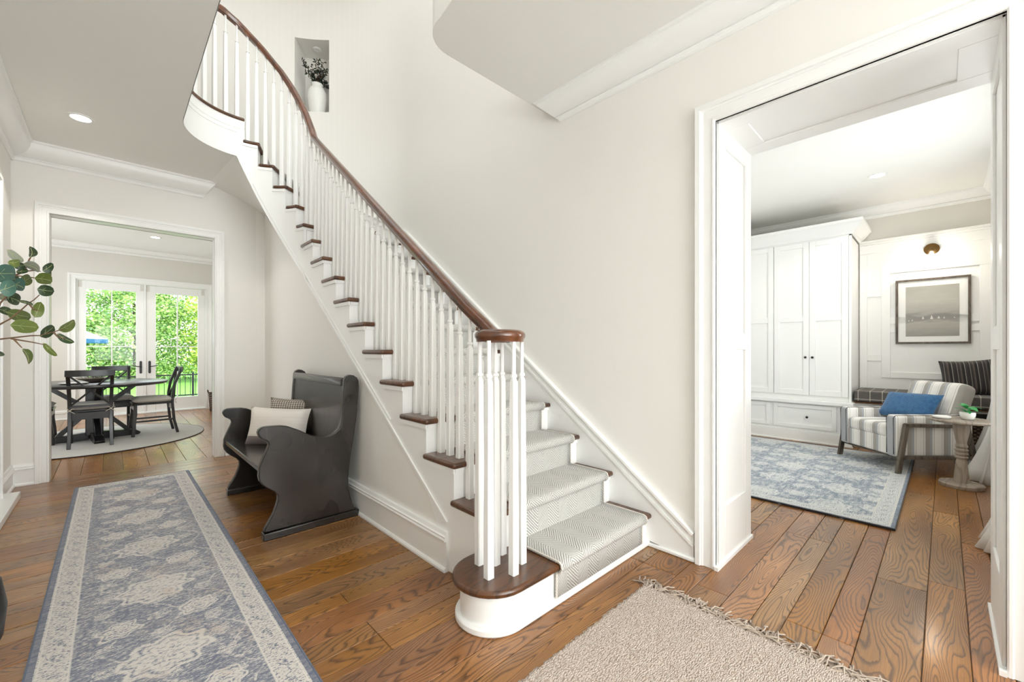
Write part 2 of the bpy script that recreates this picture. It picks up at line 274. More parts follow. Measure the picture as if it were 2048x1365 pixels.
# ------------------------------------------------------------------ mesh helpers
class M:
    def __init__(s): s.v = []; s.f = []; s.uv = None
    def add(s, vs, fs):
        b = len(s.v); s.v += [tuple(p) for p in vs]; s.f += [tuple(i+b for i in f) for f in fs]; return s
    def box(s, x0, x1, y0, y1, z0, z1):
        return s.add([(x0, y0, z0), (x1, y0, z0), (x1, y1, z0), (x0, y1, z0), (x0, y0, z1), (x1, y0, z1), (x1, y1, z1), (x0, y1, z1)],
                     [(3, 2, 1, 0), (4, 5, 6, 7), (0, 1, 5, 4), (1, 2, 6, 5), (2, 3, 7, 6), (3, 0, 4, 7)])
    def prism(s, pts, a, b, axis='z'):   # closed outline extruded along an axis
        n = len(pts)
        def P(p, t): return {'z': (p[0], p[1], t), 'y': (p[0], t, p[1]), 'x': (t, p[0], p[1])}[axis]
        vs = [P(p, a) for p in pts]+[P(p, b) for p in pts]
        return s.add(vs, [tuple(range(n))[::-1], tuple(range(n, 2*n))]+[(i, (i+1) % n, n+(i+1) % n, n+i) for i in range(n)])
    def lathe(s, prof, c=(0, 0, 0), seg=24):
        vs = []; fs = []; n = len(prof)
        for k in range(seg):
            a = 2*pi*k/seg
            vs += [(c[0]+r*cos(a), c[1]+r*sin(a), c[2]+z) for r, z in prof]
        for k in range(seg):
            k2 = (k+1) % seg
            for i in range(n-1): fs.append((k*n+i, k2*n+i, k2*n+i+1, k*n+i+1))
        if prof[0][0] > 1e-6: fs.append(tuple(k*n for k in range(seg))[::-1])
        if prof[-1][0] > 1e-6: fs.append(tuple(k*n+n-1 for k in range(seg)))
        return s.add(vs, fs)
    def sweep(s, path, prof, closed=False, up=(0, 0, 1), cap=True, scale=None):   # prof: (side, up) points
        path = [Vector(p) for p in path]; n = len(path); m = len(prof); vs = []; up = Vector(up)
        for i, p in enumerate(path):
            a = path[(i-1) % n] if (closed or i > 0) else p; b = path[(i+1) % n] if (closed or i < n-1) else p
            t = (b-a).normalized(); sd = t.cross(up)
            sd = sd.normalized() if sd.length > 1e-5 else Vector((1, 0, 0)); u = sd.cross(t).normalized()
            k = scale[i] if scale else 1.
            vs += [tuple(p+sd*q[0]*k+u*q[1]*k) for q in prof]
        fs = []
        for i in range(n if closed else n-1):
            j = (i+1) % n
            fs += [(i*m+q, i*m+(q+1) % m, j*m+(q+1) % m, j*m+q) for q in range(m)]
        if cap and not closed: fs += [tuple(range(m))[::-1], tuple((n-1)*m+q for q in range(m))]
        return s.add(vs, fs)
    def tube(s, path, r, seg=6, scale=None, closed=False):
        up = (0, 0, 1)
        d = Vector(path[-1])-Vector(path[0])
        if abs(d.z) > .9*max(d.length, 1e-6): up = (1, 0, 0)
        return s.sweep(path, [(r*cos(2*pi*k/seg), r*sin(2*pi*k/seg)) for k in range(seg)], closed, up, True, scale)
    def beam(s, a, b, w, h, up=(0, 0, 1)):
        return s.sweep([a, b], [(-w/2, -h/2), (w/2, -h/2), (w/2, h/2), (-w/2, h/2)], up=up)
    def grid(s, fn, nu, nv, uvfn=None):
        b = len(s.v); vs = []; fs = []
        for j in range(nv+1):
            for i in range(nu+1): vs.append(tuple(fn(i/nu, j/nv)))
        for j in range(nv):
            for i in range(nu):
                a = j*(nu+1)+i; fs.append((a, a+1, a+nu+2, a+nu+1))
        return s.add(vs, fs)
    def xf(s, mat): s.v = [tuple(mat @ Vector(p)) for p in s.v]; return s
    def obj(s, name, mat, parent=None, smooth=None, bevel=None, solid=None, recalc=True, loc=None, uvs=None):
        me = bpy.data.meshes.new(name); me.from_pydata(s.v, [], s.f); me.validate()
        if recalc:
            bm = bmesh.new(); bm.from_mesh(me); bmesh.ops.recalc_face_normals(bm, faces=bm.faces); bm.to_mesh(me); bm.free()
        me.materials.append(MAT[mat] if isinstance(mat, str) else mat)
        if uvs:
            l = me.uv_layers.new(name='UVMap')
            for lp in me.loops: l.data[lp.index].uv = uvs(me.vertices[lp.vertex_index].co, lp.vertex_index)
        o = bpy.data.objects.new(name, me); COL.objects.link(o)
        if loc: o.location = loc
        if parent: o.parent = parent
        if smooth:
            me.polygons.foreach_set('use_smooth', [True]*len(me.polygons)); me.set_sharp_from_angle(angle=radians(smooth))
        if bevel:
            b = o.modifiers.new('bevel', 'BEVEL'); b.width = bevel[0]; b.segments = bevel[1]; b.limit_method = 'ANGLE'; b.angle_limit = radians(35)
            me.polygons.foreach_set('use_smooth', [True]*len(me.polygons)); me.set_sharp_from_angle(angle=radians(50)); b.harden_normals = False
        if solid:
            b = o.modifiers.new('solid', 'SOLIDIFY'); b.thickness = solid; b.offset = -1
        return o
def empty(name, loc, label=None, cat=None, group=None, rz=0.):
    o = bpy.data.objects.new(name, None); COL.objects.link(o); o.location = loc; o.rotation_euler = (0, 0, rz); o.empty_display_size = .1
    if label: o['label'] = label; o['category'] = cat
    if group: o['group'] = group
    return o
def tag(o, label, cat, group=None, kind=None):
    o['label'] = label; o['category'] = cat
    if group: o['group'] = group
    if kind: o['kind'] = kind
    return o
def struct(o, label=None):
    o['kind'] = 'structure'
    if label: o['label'] = label
    return o
def cushion(w, h, t, pinch=.07, nx=18, ny=14, p=4):
    m = M()
    for sgn in (1, -1):
        def fn(a, b):
            u = 2*a-1; v = 2*b-1
            th = t/2*math.sqrt(max(0, (1-abs(u)**p)*(1-abs(v)**p)))
            return (w/2*u*(1-pinch*(1-v*v)), -sgn*th, h/2*v*(1-pinch*(1-u*u)))
        m.grid(fn, nx, ny)
    return m

# ================================================================== SETTING
XL, XR, XR2, YF, YD, CX, CY = -.64, 2.385, 2.938, 5.65, 10.43, .86, 4.17     # left wall, right wall faces, far wall, garden wall, stair centre
ROUT, ZC, ZTOP, RISE, RUN, Y1 = 1.525, 3.03, 5.8, .2, .27, 1.24

floor = struct(M().box(-2.4, 7.4, -4.2, 10.55, -.12, -.013).obj('floor', 'dark_hinge'), 'wide stained oak plank floor')
random.seed(11)
plank_mesh = {}
def plank(L, W, x, y, rz=0.):
    key = (round(L, 3), round(W, 3))
    if key not in plank_mesh:
        g = .0011; c = .0022
        m = M(); a, b = g, L-g; p, q = -W/2+g, W/2-g
        m.add([(a, p, -.012), (b, p, -.012), (b, q, -.012), (a, q, -.012), (a, p, -c), (b, p, -c), (b, q, -c), (a, q, -c), (a+c, p+c, 0), (b-c, p+c, 0), (b-c, q-c, 0), (a+c, q-c, 0)],
              [(0, 1, 5, 4), (1, 2, 6, 5), (2, 3, 7, 6), (3, 0, 4, 7), (4, 5, 9, 8), (5, 6, 10, 9), (6, 7, 11, 10), (7, 4, 8, 11), (8, 9, 10, 11)])
        o = m.obj('plank', 'oak_floor', floor); plank_mesh[key] = o.data
    else:
        o = bpy.data.objects.new('plank', plank_mesh[key]); COL.objects.link(o); o.parent = floor
    o.location = (x, y, random.uniform(-.0012, 0)); o.rotation_euler = (0, 0, rz)
def rows(lo, hi, a0, a1f, along='x', lens=(1.35, 1.65, 1.95, 2.25), ws=(.11, .13, .15, .19)):
    p = lo
    while p < hi-.02:
        W = random.choice(ws)
        if hi-(p+W) < .08: W = hi-p
        a = a0; a1 = a1f(p); first = True
        while a < a1-.01:
            L = random.choice(lens)
            if first: L = random.choice((.6, .9, 1.2, 1.5)); first = False
            if a1-(a+L) < .35: L = a1-a
            if along == 'x': plank(L, W, a, p+W/2)
            else: plank(L, W, p+W/2, a, pi/2)
            a += L
        p += W
rows(-.95, YF+.05, XL-.05, lambda y: 7.2 if y < 2.0 else 1.45)
rows(-2.2, 2.2, YF+.05, lambda x: YD, 'y', (1.5, 1.9, 2.4), (.15, .18, .2))

# right wall (thick, with the panelled doorway into the side room)
m = M().box(XR, XR2, -4.1, -.19, 0, ZTOP).box(XR, XR2, .90, CY, 0, ZTOP).box(XR, XR2, -.19, .90, 2.48, ZTOP)
wall_right = struct(m.obj('wall_right', 'wall_paint'))
m = M().box(XR-.008, XR2+.004, .868, .90, 0, 2.45).box(XR-.008, XR2+.004, -.19, -.158, 0, 2.45).box(XR-.008, XR2+.004, -.19, .90, 2.45, 2.48)
jamb = m.obj('doorway_lining', 'trim_paint', wall_right)
def frame_on(m, f, a0, a1, b0, b1, w, d, mids=(), wb=None, wt=None):
    """raised stiles and rails; f(a, b, depth) -> point"""
    def bar(p0, p1, q0, q1):
        vs = [f(p0, q0, 0), f(p1, q0, 0), f(p1, q1, 0), f(p0, q1, 0), f(p0, q0, d), f(p1, q0, d), f(p1, q1, d), f(p0, q1, d)]
        m.add(vs, [(3, 2, 1, 0), (4, 5, 6, 7), (0, 1, 5, 4), (1, 2, 6, 5), (2, 3, 7, 6), (3, 0, 4, 7)])
    bar(a0, a0+w, b0, b1); bar(a1-w, a1, b0, b1); bar(a0+w, a1-w, b0, b0+(wb or w)); bar(a0+w, a1-w, b1-(wt or w), b1)
    for c in mids: bar(a0+w, a1-w, c-w/2, c+w/2)
m = M()
frame_on(m, lambda a, b, d: (a, .868-d, b), XR+.01, XR2, 0, 2.45, .10, .011, (1.25,), .32, .11); m.obj('jamb_panelling', 'trim_paint', wall_right, bevel=(.002, 1))
m = M(); frame_on(m, lambda a, b, d: (a, -.158+d, b), XR+.01, XR2, 0, 2.45, .10, .011, (1.25,), .32, .11); m.obj('jamb_panelling', 'trim_paint', wall_right, bevel=(.002, 1))
m = M(); frame_on(m, lambda a, b, d: (a, b, 2.45-d), XR+.01, XR2, -.158, .868, .12, .011); m.obj('head_panelling', 'trim_paint', wall_right, bevel=(.002, 1))
m = M().box(XR-.03, XR2+.012, .848, .868, 0, .02).box(XR-.03, XR2+.012, -.158, -.138, 0, .02); m.obj('shoe_moulding', 'trim_paint', wall_right)
def casing(name, f, a0, a1, h, w=.105, lab=None):
    """f(a, z, d): a along the wall, d out of the wall; opening a0..a1, height h"""
    pr = [(0, -.004), (0, .020), (.005, .024), (.013, .024), (.018, .018), (w-.042, .018), (w-.040, .023), (w-.030, .024), (w-.028, .034), (w-.003, .034), (w, .030), (w, -.004)]
    n = len(pr); m = M(); vs = []
    vs += [f(a0-o, 0, d) for o, d in pr]+[f(a0-o, h+o, d) for o, d in pr]+[f(a1+o, h+o, d) for o, d in pr]+[f(a1+o, 0, d) for o, d in pr]
    m.add(vs, [tuple(range(n)), tuple(range(3*n, 4*n))]+[(k*n+i, k*n+(i+1) % n, (k+1)*n+(i+1) % n, (k+1)*n+i) for k in range(3) for i in range(n)])
    return struct(m.obj(name, 'trim_paint', smooth=25), lab)
casing('trim_1', lambda a, z, d: (XR-d, a, z), -.158, .868, 2.45, lab='white casing around the wide doorway to the side room')

# far wall with the cased opening to the dining room
m = M().box(-2.3, -.43, YF, YF+.14, 0, ZC+.4).box(.84, 1.46, YF, YF+.14, 0, ZC+.4).box(-.43, .84, YF, YF+.14, 2.46, ZC+.4)
wall_far = struct(m.obj('wall_far', 'wall_paint'))
M().box(-.44, -.412, YF-.008, YF+.148, 0, 2.44).box(.822, .85, YF-.008, YF+.148, 0, 2.44).box(-.44, .85, YF-.008, YF+.148, 2.44, 2.47).obj('doorway_lining', 'trim_paint', wall_far)
casing('trim_2', lambda a, z, d: (a, YF-d, z), -.412, .822, 2.44, .09, 'white casing around the opening to the dining room')
casing('trim_3', lambda a, z, d: (a, YF+.14+d, z), -.412, .822, 2.44, .09)

# left wall and its door at the frame edge
wall_left = struct(M().box(XL-.15, XL, -4.1, 4.05, 0, ZTOP).box(XL-.15, XL, 4.95, YF+.05, 0, ZTOP).box(XL-.15, XL, 4.05, 4.95, 2.44, ZTOP).obj('wall_left', 'wall_paint'))
casing('trim_4', lambda a, z, d: (XL+d, a, z), 4.05, 4.95, 2.44, .09)
door2 = struct(M().box(XL-.10, XL-.03, 4.06, 4.94, .01, 2.43).obj('door_2', 'trim_paint', bevel=(.003, 1)), 'white door with dark hinges at the left edge')
for z in (.22, 1.05, 2.2): M().box(XL-.032, XL+.012, 4.90, 4.945, z-.055, z+.055).obj('hinge', 'dark_hinge', door2, bevel=(.003, 1))
struct(M().box(-.8, 2.6, -4.2, -4.05, 0, ZTOP).obj('wall_front', 'wall_paint'))

# curved stairwell wall with the niche
NA0, NA1, NZ0, NZ1 = radians(45.6), radians(60.8), 4.13, 5.02
m = M(); angs = sorted(set([radians(90)*k/36 for k in range(37)]+[NA0, NA1]))
angs = [a for a in angs if not any(abs(a-b) < 1e-3 and a != b for b in (NA0, NA1))]
zs = [0, NZ0, NZ1, ZTOP]
def cyl(a, z, r=ROUT): return (CX+r*cos(a), CY+r*sin(a), z)
for a, b in zip(angs, angs[1:]):
    for z0, z1 in zip(zs, zs[1:]):
        if z0 == NZ0 and a >= NA0-1e-4 and b <= NA1+1e-4: continue
        m.add([cyl(a, z0), cyl(b, z0), cyl(b, z1), cyl(a, z1)], [(0, 1, 2, 3)])
DN = .36; am = (NA0+NA1)/2; dv = Vector((cos(am), sin(am), 0))*DN
p0, p1 = Vector(cyl(NA0, 0)), Vector(cyl(NA1, 0))
def zz(p, z): return (p.x, p.y, z)
A, B, C_, D_ = p0, p1, p1+dv, p0+dv
m.add([zz(A, NZ0), zz(D_, NZ0), zz(D_, NZ1), zz(A, NZ1)], [(0, 1, 2, 3)]); m.add([zz(B, NZ0), zz(C_, NZ0), zz(C_, NZ1), zz(B, NZ1)], [(3, 2, 1, 0)])
m.add([zz(D_, NZ0), zz(C_, NZ0), zz(C_, NZ1), zz(D_, NZ1)], [(0, 1, 2, 3)])
arc = [Vector(cyl(a, 0)) for a in angs if NA0-1e-4 <= a <= NA1+1e-4]
for zq in (NZ0, NZ1): m.add([zz(p, zq) for p in arc]+[zz(C_, zq), zz(D_, zq)], [tuple(range(len(arc)+2))])
m.box(-.66, CX+.02, CY+ROUT, CY+ROUT+.05, ZC+.1, ZTOP)
wall_stair = struct(m.obj('wall_stair', 'wall_paint', smooth=30, recalc=False), 'tall curved white stairwell wall with a niche')
wall_stair.data.materials[0] = MAT['wall_paint']
struct(M().box(-2.4, 3.2, -4.3, 6.4, ZTOP, ZTOP+.1).obj('ceiling_upper', 'ceiling_paint'))

# hall ceiling / upper floor slabs with the rounded well
R0 = .455
arcL = [(CX+R0*cos(radians(t)), CY+R0*sin(radians(t))) for t in range(180, 83, -6)]
polyL = [(XL, .4), (CX-R0, .4)]+arcL+[(CX+.1*cos(radians(84)), CY+ROUT-.03)][:0]+[(CX+.06, YF+.02), (XL, YF+.02)]
ceiling = struct(M().prism(polyL, ZC, 3.37).obj('ceiling', 'ceiling_paint', smooth=30), 'flat white hall ceiling cut by the rounded stairwell')
rc = .20
arcR = [(1.3+rc-rc*cos(radians(t)), 2.14-rc+rc*sin(radians(t))) for t in range(0, 91, 9)]
# upper-left corner gently S-curved
polyR = [(1.22, .4), (1.25, 1.5), (1.28, 1.78)]+[(1.30, 1.92)]+arcR[1:]+[(XR+.02, 2.14), (XR+.02, .4)]
struct(M().prism(polyR, ZC, 3.37).obj('ceiling_right', 'ceiling_paint', smooth=30))
struct(M().box(XL, XR+.02, -1.7, .4, ZC, 3.37).obj('ceiling_front', 'ceiling_paint'))

# crown mouldings: profile (out of wall, below ceiling)
def crown_prof(w, h): # outward distance, drop
    pr = [(0, 0), (w, 0), (w, -.016)]
    for k in range(7):
        t = radians(90)*k/6; pr.append((w-.012-(w-.034)*(1-cos(t)), -.022-(h-.062)*sin(t)))
    pr += [(.030, -h+.030), (.022, -h+.026), (.022, -h+.006), (.012, -h)]
    return pr+[(0, -h)]
def crown(name, f, a0, a1, w=.13, h=.165, shear=0., par=None):
    pr = crown_prof(w, h); n = len(pr); vs = [f(a0, d, z) for d, z in pr]+[f(a1-shear*(-z/h), d, z) for d, z in pr]
    m = M(); m.add(vs, [tuple(range(n)), tuple(range(n, 2*n))[::-1]]+[(i, (i+1) % n, n+(i+1) % n, n+i) for i in range(n)])
    return struct(m.obj(name, 'trim_paint', par, smooth=28))
crown('trim_5', lambda a, d, z: (XR-d, a, ZC+z), -1.7, 2.12, .14, .15, .16)
crown('trim_6', lambda a, d, z: (a, YF-d, ZC+z), XL, .83, .14, .17, .12)
crown('trim_7', lambda a, d, z: (XL+d, a, ZC+z), .4, YF, .14, .17)

# baseboards
def base(name, f, a0, a1, h=.19):
    pr = [(-.004, 0), (.028, 0), (.028, .012), (.022, .022), (.016, .024), (.016, h-.052), (.026, h-.050), (.028, h-.042), (.022, h-.034), (.026, h-.024), (.018, h-.018), (.012, h), (-.004, h)]
    n = len(pr); m = M(); m.add([f(a0, d, z) for d, z in pr]+[f(a1, d, z) for d, z in pr], [tuple(range(n)), tuple(range(n, 2*n))]+[(i, (i+1) % n, n+(i+1) % n, n+i) for i in range(n)])
    return struct(m.obj(name, 'trim_paint', smooth=25))
base('baseboard_far_left', lambda a, d, z: (a, YF-d, z), XL, -.50)
base('baseboard_far_right', lambda a, d, z: (a, YF-d, z), .92, 1.31)
base('baseboard_left', lambda a, d, z: (XL+d, a, z), 5.05, YF)
base('baseboard_under_stairs', lambda a, d, z: (1.31-d, a, z), 1.86, YF, .215)
struct(M().box(XR-.03, XR+.01, .975, 1.262, 0, .022).obj('baseboard_right', 'trim_paint', bevel=(.006, 2)))

# stone plinth of the neighbouring threshold
struct(M().box(XL, -.535, 4.2, 5.18, 0, .055).obj('trim_8', 'trim_paint', bevel=(.004, 1)))

# ---------------- under-stair wall
def zlow(y): return .235+.70*(y-1.85)                     # lower edge line of the stringer
def zarc(a): t = max(0, a)/radians(92); return 1.885+(ZC-1.885)*t**1.45
m = M(); ys = [1.56, 1.85, 2.4, 3, 3.6, 4.17, 4.4, 4.7, 5., 5.3, YF+.02]
def wtop(y):
    if y <= 4.17: return max(zlow(y), .3)+.03
    return 1.885+.62*(y-4.17)+.03
for a, b in zip(ys, ys[1:]):
    m.add([(1.314, a, 0), (1.314, b, 0), (1.314, b, wtop(b)), (1.314, a, wtop(a)), (1.40, a, 0), (1.40, b, 0), (1.40, b, wtop(b)), (1.40, a, wtop(a))], [(0, 1, 2, 3), (7, 6, 5, 4), (3, 2, 6, 7)])
wall_under = struct(m.obj('wall_under_stairs', 'wall_paint', recalc=False))
# soffit of the winding part
m = M(); NAng = 24
def soff(a_, r_):
    a = radians(-6+100*a_); r = R0+(1.62-R0)*r_
    return (CX+r*cos(a), CY+r*sin(a), min(ZC-.001, zarc(a)+.12*r_*(1 if a < radians(80) else max(0, (radians(92)-a)/radians(12)))))
m.grid(soff, NAng, 6); m.obj('stair_soffit', 'ceiling_paint', wall_under, smooth=60)

# ================================================================== STAIRCASE
stair = empty('staircase', (1.85, 1.5, 0), 'curving white staircase with dark wooden treads, slim balusters and handrail', 'staircase')
def sp(o):  # keep world coordinates while parented
    o.parent = stair; o.matrix_parent_inverse = Matrix.Translation((-1.85, -1.5, 0)); return o
A12 = radians(3.); DA = radians(16.2); RN = .437
def ny(i): return Y1+RUN*(i-1)
def na(i): return A12+DA*(i-12)
TT = .032
# treads
arc1 = [(1.25+.185*cos(radians(t)), 1.425+.185*sin(radians(t))) for t in range(270, 89, -12)]
m = M().prism([(XR-.002, Y1)]+arc1+[(1.31, 1.61), (1.31, ny(2)+.04), (XR-.002, ny(2)+.04)], RISE-TT, RISE)
sp(m.obj('tread', 'walnut_tread', bevel=(.013, 3)))
for i in range(2, 12):
    sp(M().box(1.288, XR-.002, ny(i), ny(i+1)+.04 if i < 11 else ny(12)+.04, RISE*i-TT, RISE*i).obj('tread', 'walnut_tread', bevel=(.013, 3)))
for i in range(12, 17):
    a0, a1 = na(i), na(i+1)+radians(1.5)
    K = 6; inner = [(CX+RN*cos(a0+(a1-a0)*k/K), CY+RN*sin(a0+(a1-a0)*k/K)) for k in range(K+1)]
    outer = [(CX+(ROUT-.003)*cos(a0+(a1-a0)*k/K), CY+(ROUT-.003)*sin(a0+(a1-a0)*k/K)) for k in range(K+1)]
    sp(M().prism(inner+outer[::-1], RISE*i-TT, RISE*i).obj('tread', 'walnut_tread', bevel=(.012, 2)))
# risers
arcb = [(1.25+.150*cos(radians(t)), 1.425+.150*sin(radians(t))) for t in range(270, 89, -10)]
m = M().prism([(XR-.004, 1.275)]+arcb+[(1.312, 1.60), (1.33, 1.60), (1.33, 1.56), (XR-.004, 1.56)], 0, RISE-TT)
arcs = [(1.25+.172*cos(radians(t)), 1.425+.172*sin(radians(t))) for t in range(270, 89, -10)]
m.prism([(XR-.004, 1.253)]+arcs+[(1.312, 1.60), (1.33, 1.58), (XR-.004, 1.58)], 0, .035)
sp(m.obj('bullnose_step', 'trim_paint', bevel=(.008, 2)))
for i in range(2, 13):
    y = ny(i)+.03; m = M().box(1.345, XR-.004, y+.0006, y+.015, RISE*(i-1)-.01, RISE*i-TT)
    m.box(1.312, XR-.004, y-.012, y-.0004, RISE*i-TT-.022, RISE*i-TT+.002); sp(m.obj('riser', 'trim_paint'))
for i in range(13, 18):
    def rp(r, z): a = na(i)+.03/max(r, .5); return (CX+r*cos(a), CY+r*sin(a), z)
    m = M(); m.add([rp(R0, RISE*(i-1)-.01), rp(ROUT-.004, RISE*(i-1)-.01), rp(ROUT-.004, RISE*i-.03), rp(R0, RISE*i-.03)], [(0, 1, 2, 3)])
    sp(m.obj('riser', 'trim_paint'))
# stringer: straight columns and the arc
m = M()
def col(pa, pb, za0, za1, zb0, zb1, nrm, t=.0345):
    n = Vector(nrm)*t
    vs = [(pa[0], pa[1], za0), (pb[0], pb[1], zb0), (pb[0], pb[1], zb1), (pa[0], pa[1], za1)]
    vs += [(x+n.x, y+n.y, z) for x, y, z in vs]
    m.add(vs, [(3, 2, 1, 0), (4, 5, 6, 7), (0, 1, 5, 4), (2, 3, 7, 6)]+[(1, 2, 6, 5), (3, 0, 4, 7)])
XS = 1.31
for i in range(2, 13):
    y0 = ny(i)+.03; y1 = ny(i+1)+.03 if i < 12 else CY
    if i == 12: continue
    lo0 = zlow(y0) if y0 > 1.85 else 0; lo1 = zlow(y1) if y1 > 1.85 else 0
    if i == 2: lo0 = .0; lo1 = 0
    if y1 > CY: y1 = CY
    col((XS, y0), (XS, y1), lo0, RISE*i-TT, lo1, RISE*i-TT, (1, 0, 0))
    m.box(XS-.012, XS, y0-.012, y1+.0, RISE*i-TT-.026, RISE*i-TT)
NA_ = 60
for k in range(NA_):
    a, b = radians(96)*k/NA_, radians(96)*(k+1)/NA_; mid = (a+b)/2
    i = 11
    for q in range(12, 18):
        if mid >= na(q)+radians(3): i = q
    zt = RISE*i-TT if i < 17 else 3.385
    pa = (CX+R0*cos(a), CY+R0*sin(a)); pb = (CX+R0*cos(b), CY+R0*sin(b))
    col(pa, pb, min(zarc(a), ZC), zt, min(zarc(b), ZC), zt, (cos(mid), sin(mid), 0), .025)
    if i < 17:
        r2 = R0-.01; col((CX+r2*cos(a), CY+r2*sin(a)), (CX+r2*cos(b), CY+r2*sin(b)), zt-.026, zt, zt-.026, zt, (cos(mid), sin(mid), 0), .011)
sp(m.obj('stringer', 'trim_paint'))
# bead moulding along the stringer's lower edge and along the landing fascia
pathL = [(XS-.004, y, zlow(y)+.012) for y in (1.87, 2.5, 3.2, 3.9, CY)]+[(CX+(R0-.004)*cos(radians(t)), CY+(R0-.004)*sin(radians(t)), zarc(radians(t))+.012) for t in range(4, 78, 6)]
pr = [(-.004, -.008), (.005, -.008), (.005, .008), (-.004, .008)]
sp(M().sweep(pathL, pr).obj('stringer_bead', 'trim_paint', smooth=30))
sp(M().sweep([(p[0], p[1], p[2]+.045) for p in pathL[1:]], [(-.004, -.003), (.003, -.003), (.003, .003), (-.004, .003)]).obj('stringer_bead', 'trim_paint', smooth=30))
for zq, t_ in ((3.30, .011), (3.255, .006)):
    pth = [(CX+(R0-.004)*cos(radians(t)), CY+(R0-.004)*sin(radians(t)), zq) for t in range(88 if t_ > .01 else 92, 181, 4)]+[(CX-R0+.004, y, zq) for y in (3.8, 3., 2., .5)]
    sp(M().sweep(pth, [(-.004, -t_), (.008, -t_), (.008, t_), (-.004, t_)]).obj('fascia_bead', 'trim_paint', smooth=30))
# landing nosing and boards
polyN = [(CX+RN*cos(radians(t)), CY+RN*sin(radians(t))) for t in range(84, 181, 4)]+[(CX-RN, .5)]
polyO = [(CX+(RN+.09)*cos(radians(t)), CY+(RN+.09)*sin(radians(t))) for t in range(84, 181, 4)]+[(CX-RN-.09, .5)]
sp(M().prism(polyN+polyO[::-1], 3.372, 3.40).obj('landing_nosing', 'walnut_tread', bevel=(.01, 2)))
a84 = na(17)
sp(M().prism([(CX+.53*cos(radians(t)), CY+.53*sin(radians(t))) for t in range(84, 181, 4)]+[(CX-.53, .5), (XL, .5), (XL, YF+.03), (CX+1.50*cos(a84), YF+.03)], 3.371, 3.399).obj('landing_boards', 'oak_floor'))
# fascia face above ceiling slab (white) follows the well edge
m = M(); pts = [(CX+(R0-.003)*cos(radians(t)), CY+(R0-.003)*sin(radians(t))) for t in range(84, 181, 4)]+[(CX-R0+.003, .4)]
for p, q in zip(pts, pts[1:]): m.add([(p[0], p[1], ZC-.004), (q[0], q[1], ZC-.004), (q[0], q[1], 3.372), (p[0], p[1], 3.372)], [(0, 1, 2, 3)])
sp(m.obj('landing_fascia', 'trim_paint', smooth=30, recalc=False))

# wall skirt board with cap on the outer wall
def zsk(y): return 1.2+.7407*(y-2.377)
sk = [(XR, y, zsk(y)) for y in (.985, 1.6, 2.4, 3.2, CY)]
for k in range(1, 15):
    a = radians(5.7*k); sk.append((CX+ROUT*cos(a), CY+ROUT*sin(a), zsk(CY)+RISE*(a/DA)))
m = M(); n = len(sk)
for k, p in enumerate(sk):
    nx = Vector((-1, 0)) if k < 5 else Vector((CX-p[0], CY-p[1])).normalized()
    m.v += [(p[0]+nx[0]*.016, p[1]+nx[1]*.016, p[2]), (p[0]+nx[0]*.016, p[1]+nx[1]*.016, max(0, p[2]-.55)), (p[0], p[1], p[2])]
for k in range(n-1): m.f += [(3*k, 3*k+3, 3*k+4, 3*k+1), (3*k+2, 3*k+5, 3*k+3, 3*k)]
m.f.append((0, 1, 2))
sp(m.obj('wall_skirt', 'trim_paint', smooth=30))
def off(p, k, d): nx = Vector((-1, 0)) if k < 5 else Vector((CX-p[0], CY-p[1])).normalized(); return (p[0]+nx[0]*d, p[1]+nx[1]*d, p[2])
sp(M().sweep([off((p[0], p[1], p[2]-.012), k, .02) for k, p in enumerate(sk)], [(-.014, -.011), (.014, -.011), (.014, .011), (-.014, .011)]).obj('skirt_cap', 'trim_paint', smooth=30, bevel=(.004, 2)))
sp(M().sweep([off((p[0], p[1], p[2]-.078), k, .018) for k, p in enumerate(sk[:])], [(-.008, -.008), (.008, -.008), (.008, .008), (-.008, .008)]).obj('skirt_bead', 'trim_paint', smooth=30))

# handrail: volute, straight flight, curve, landing
def interp(x, pts):
    if x <= pts[0][0]: return pts[0][1]
    for (a, b), (c, d) in zip(pts, pts[1:]):
        if x <= c: return b+(d-b)*(x-a)/(c-a)
    return pts[-1][1]
RB = .53
def zr(y): return 1.745+.755*(y-2.22)
CURV = [(0, zr(CY)), (10, 3.37), (21, 3.56), (35, 3.77), (48, 3.95), (69, 4.18), (88, 4.33), (102, 4.385), (130, 4.4)]
VC = (1.285, 1.435)
path = []
for k in range(0, 49):   # inside of the spiral to the outside, then up the flight
    t = k/48; ang = radians(-450+450*t+20); r = .028+.077*t**.7
    path.append((VC[0]+r*cos(ang), VC[1]+r*sin(ang), 1.262))
for y, dz in ((1.51, .0), (1.56, .004), (1.61, .012), (1.66, .012), (1.72, .006), (1.8, 0)): path.append((1.392, y, max(zr(y), 1.262)+dz))
for y in (1.9, 2.2, 2.6, 3., 3.4, 3.8, 4.05): path.append((1.39, y, zr(y)))
for t in range(0, 181, 6): path.append((CX+RB*cos(radians(t)), CY+RB*sin(radians(t)), interp(t, CURV)))
for y in (4., 3.5, 3, 2.4, 1.6): path.append((CX-RB, y, 4.4))
rp_ = [(-.024, -.026), (.024, -.026), (.026, -.014), (.032, -.004), (.033, .008), (.026, .020), (.012, .028), (-.012, .028), (-.026, .020), (-.033, .008), (-.032, -.004), (-.026, -.014)]
sp(M().sweep(path, rp_).obj('handrail', 'rail_wood', smooth=60))
sp(M().lathe([(0, -.03), (.06, -.03), (.07, -.02), (.07, .018), (.05, .026), (0, .03)], (VC[0], VC[1], 1.262), 24).obj('volute_eye', 'rail_wood', smooth=50))

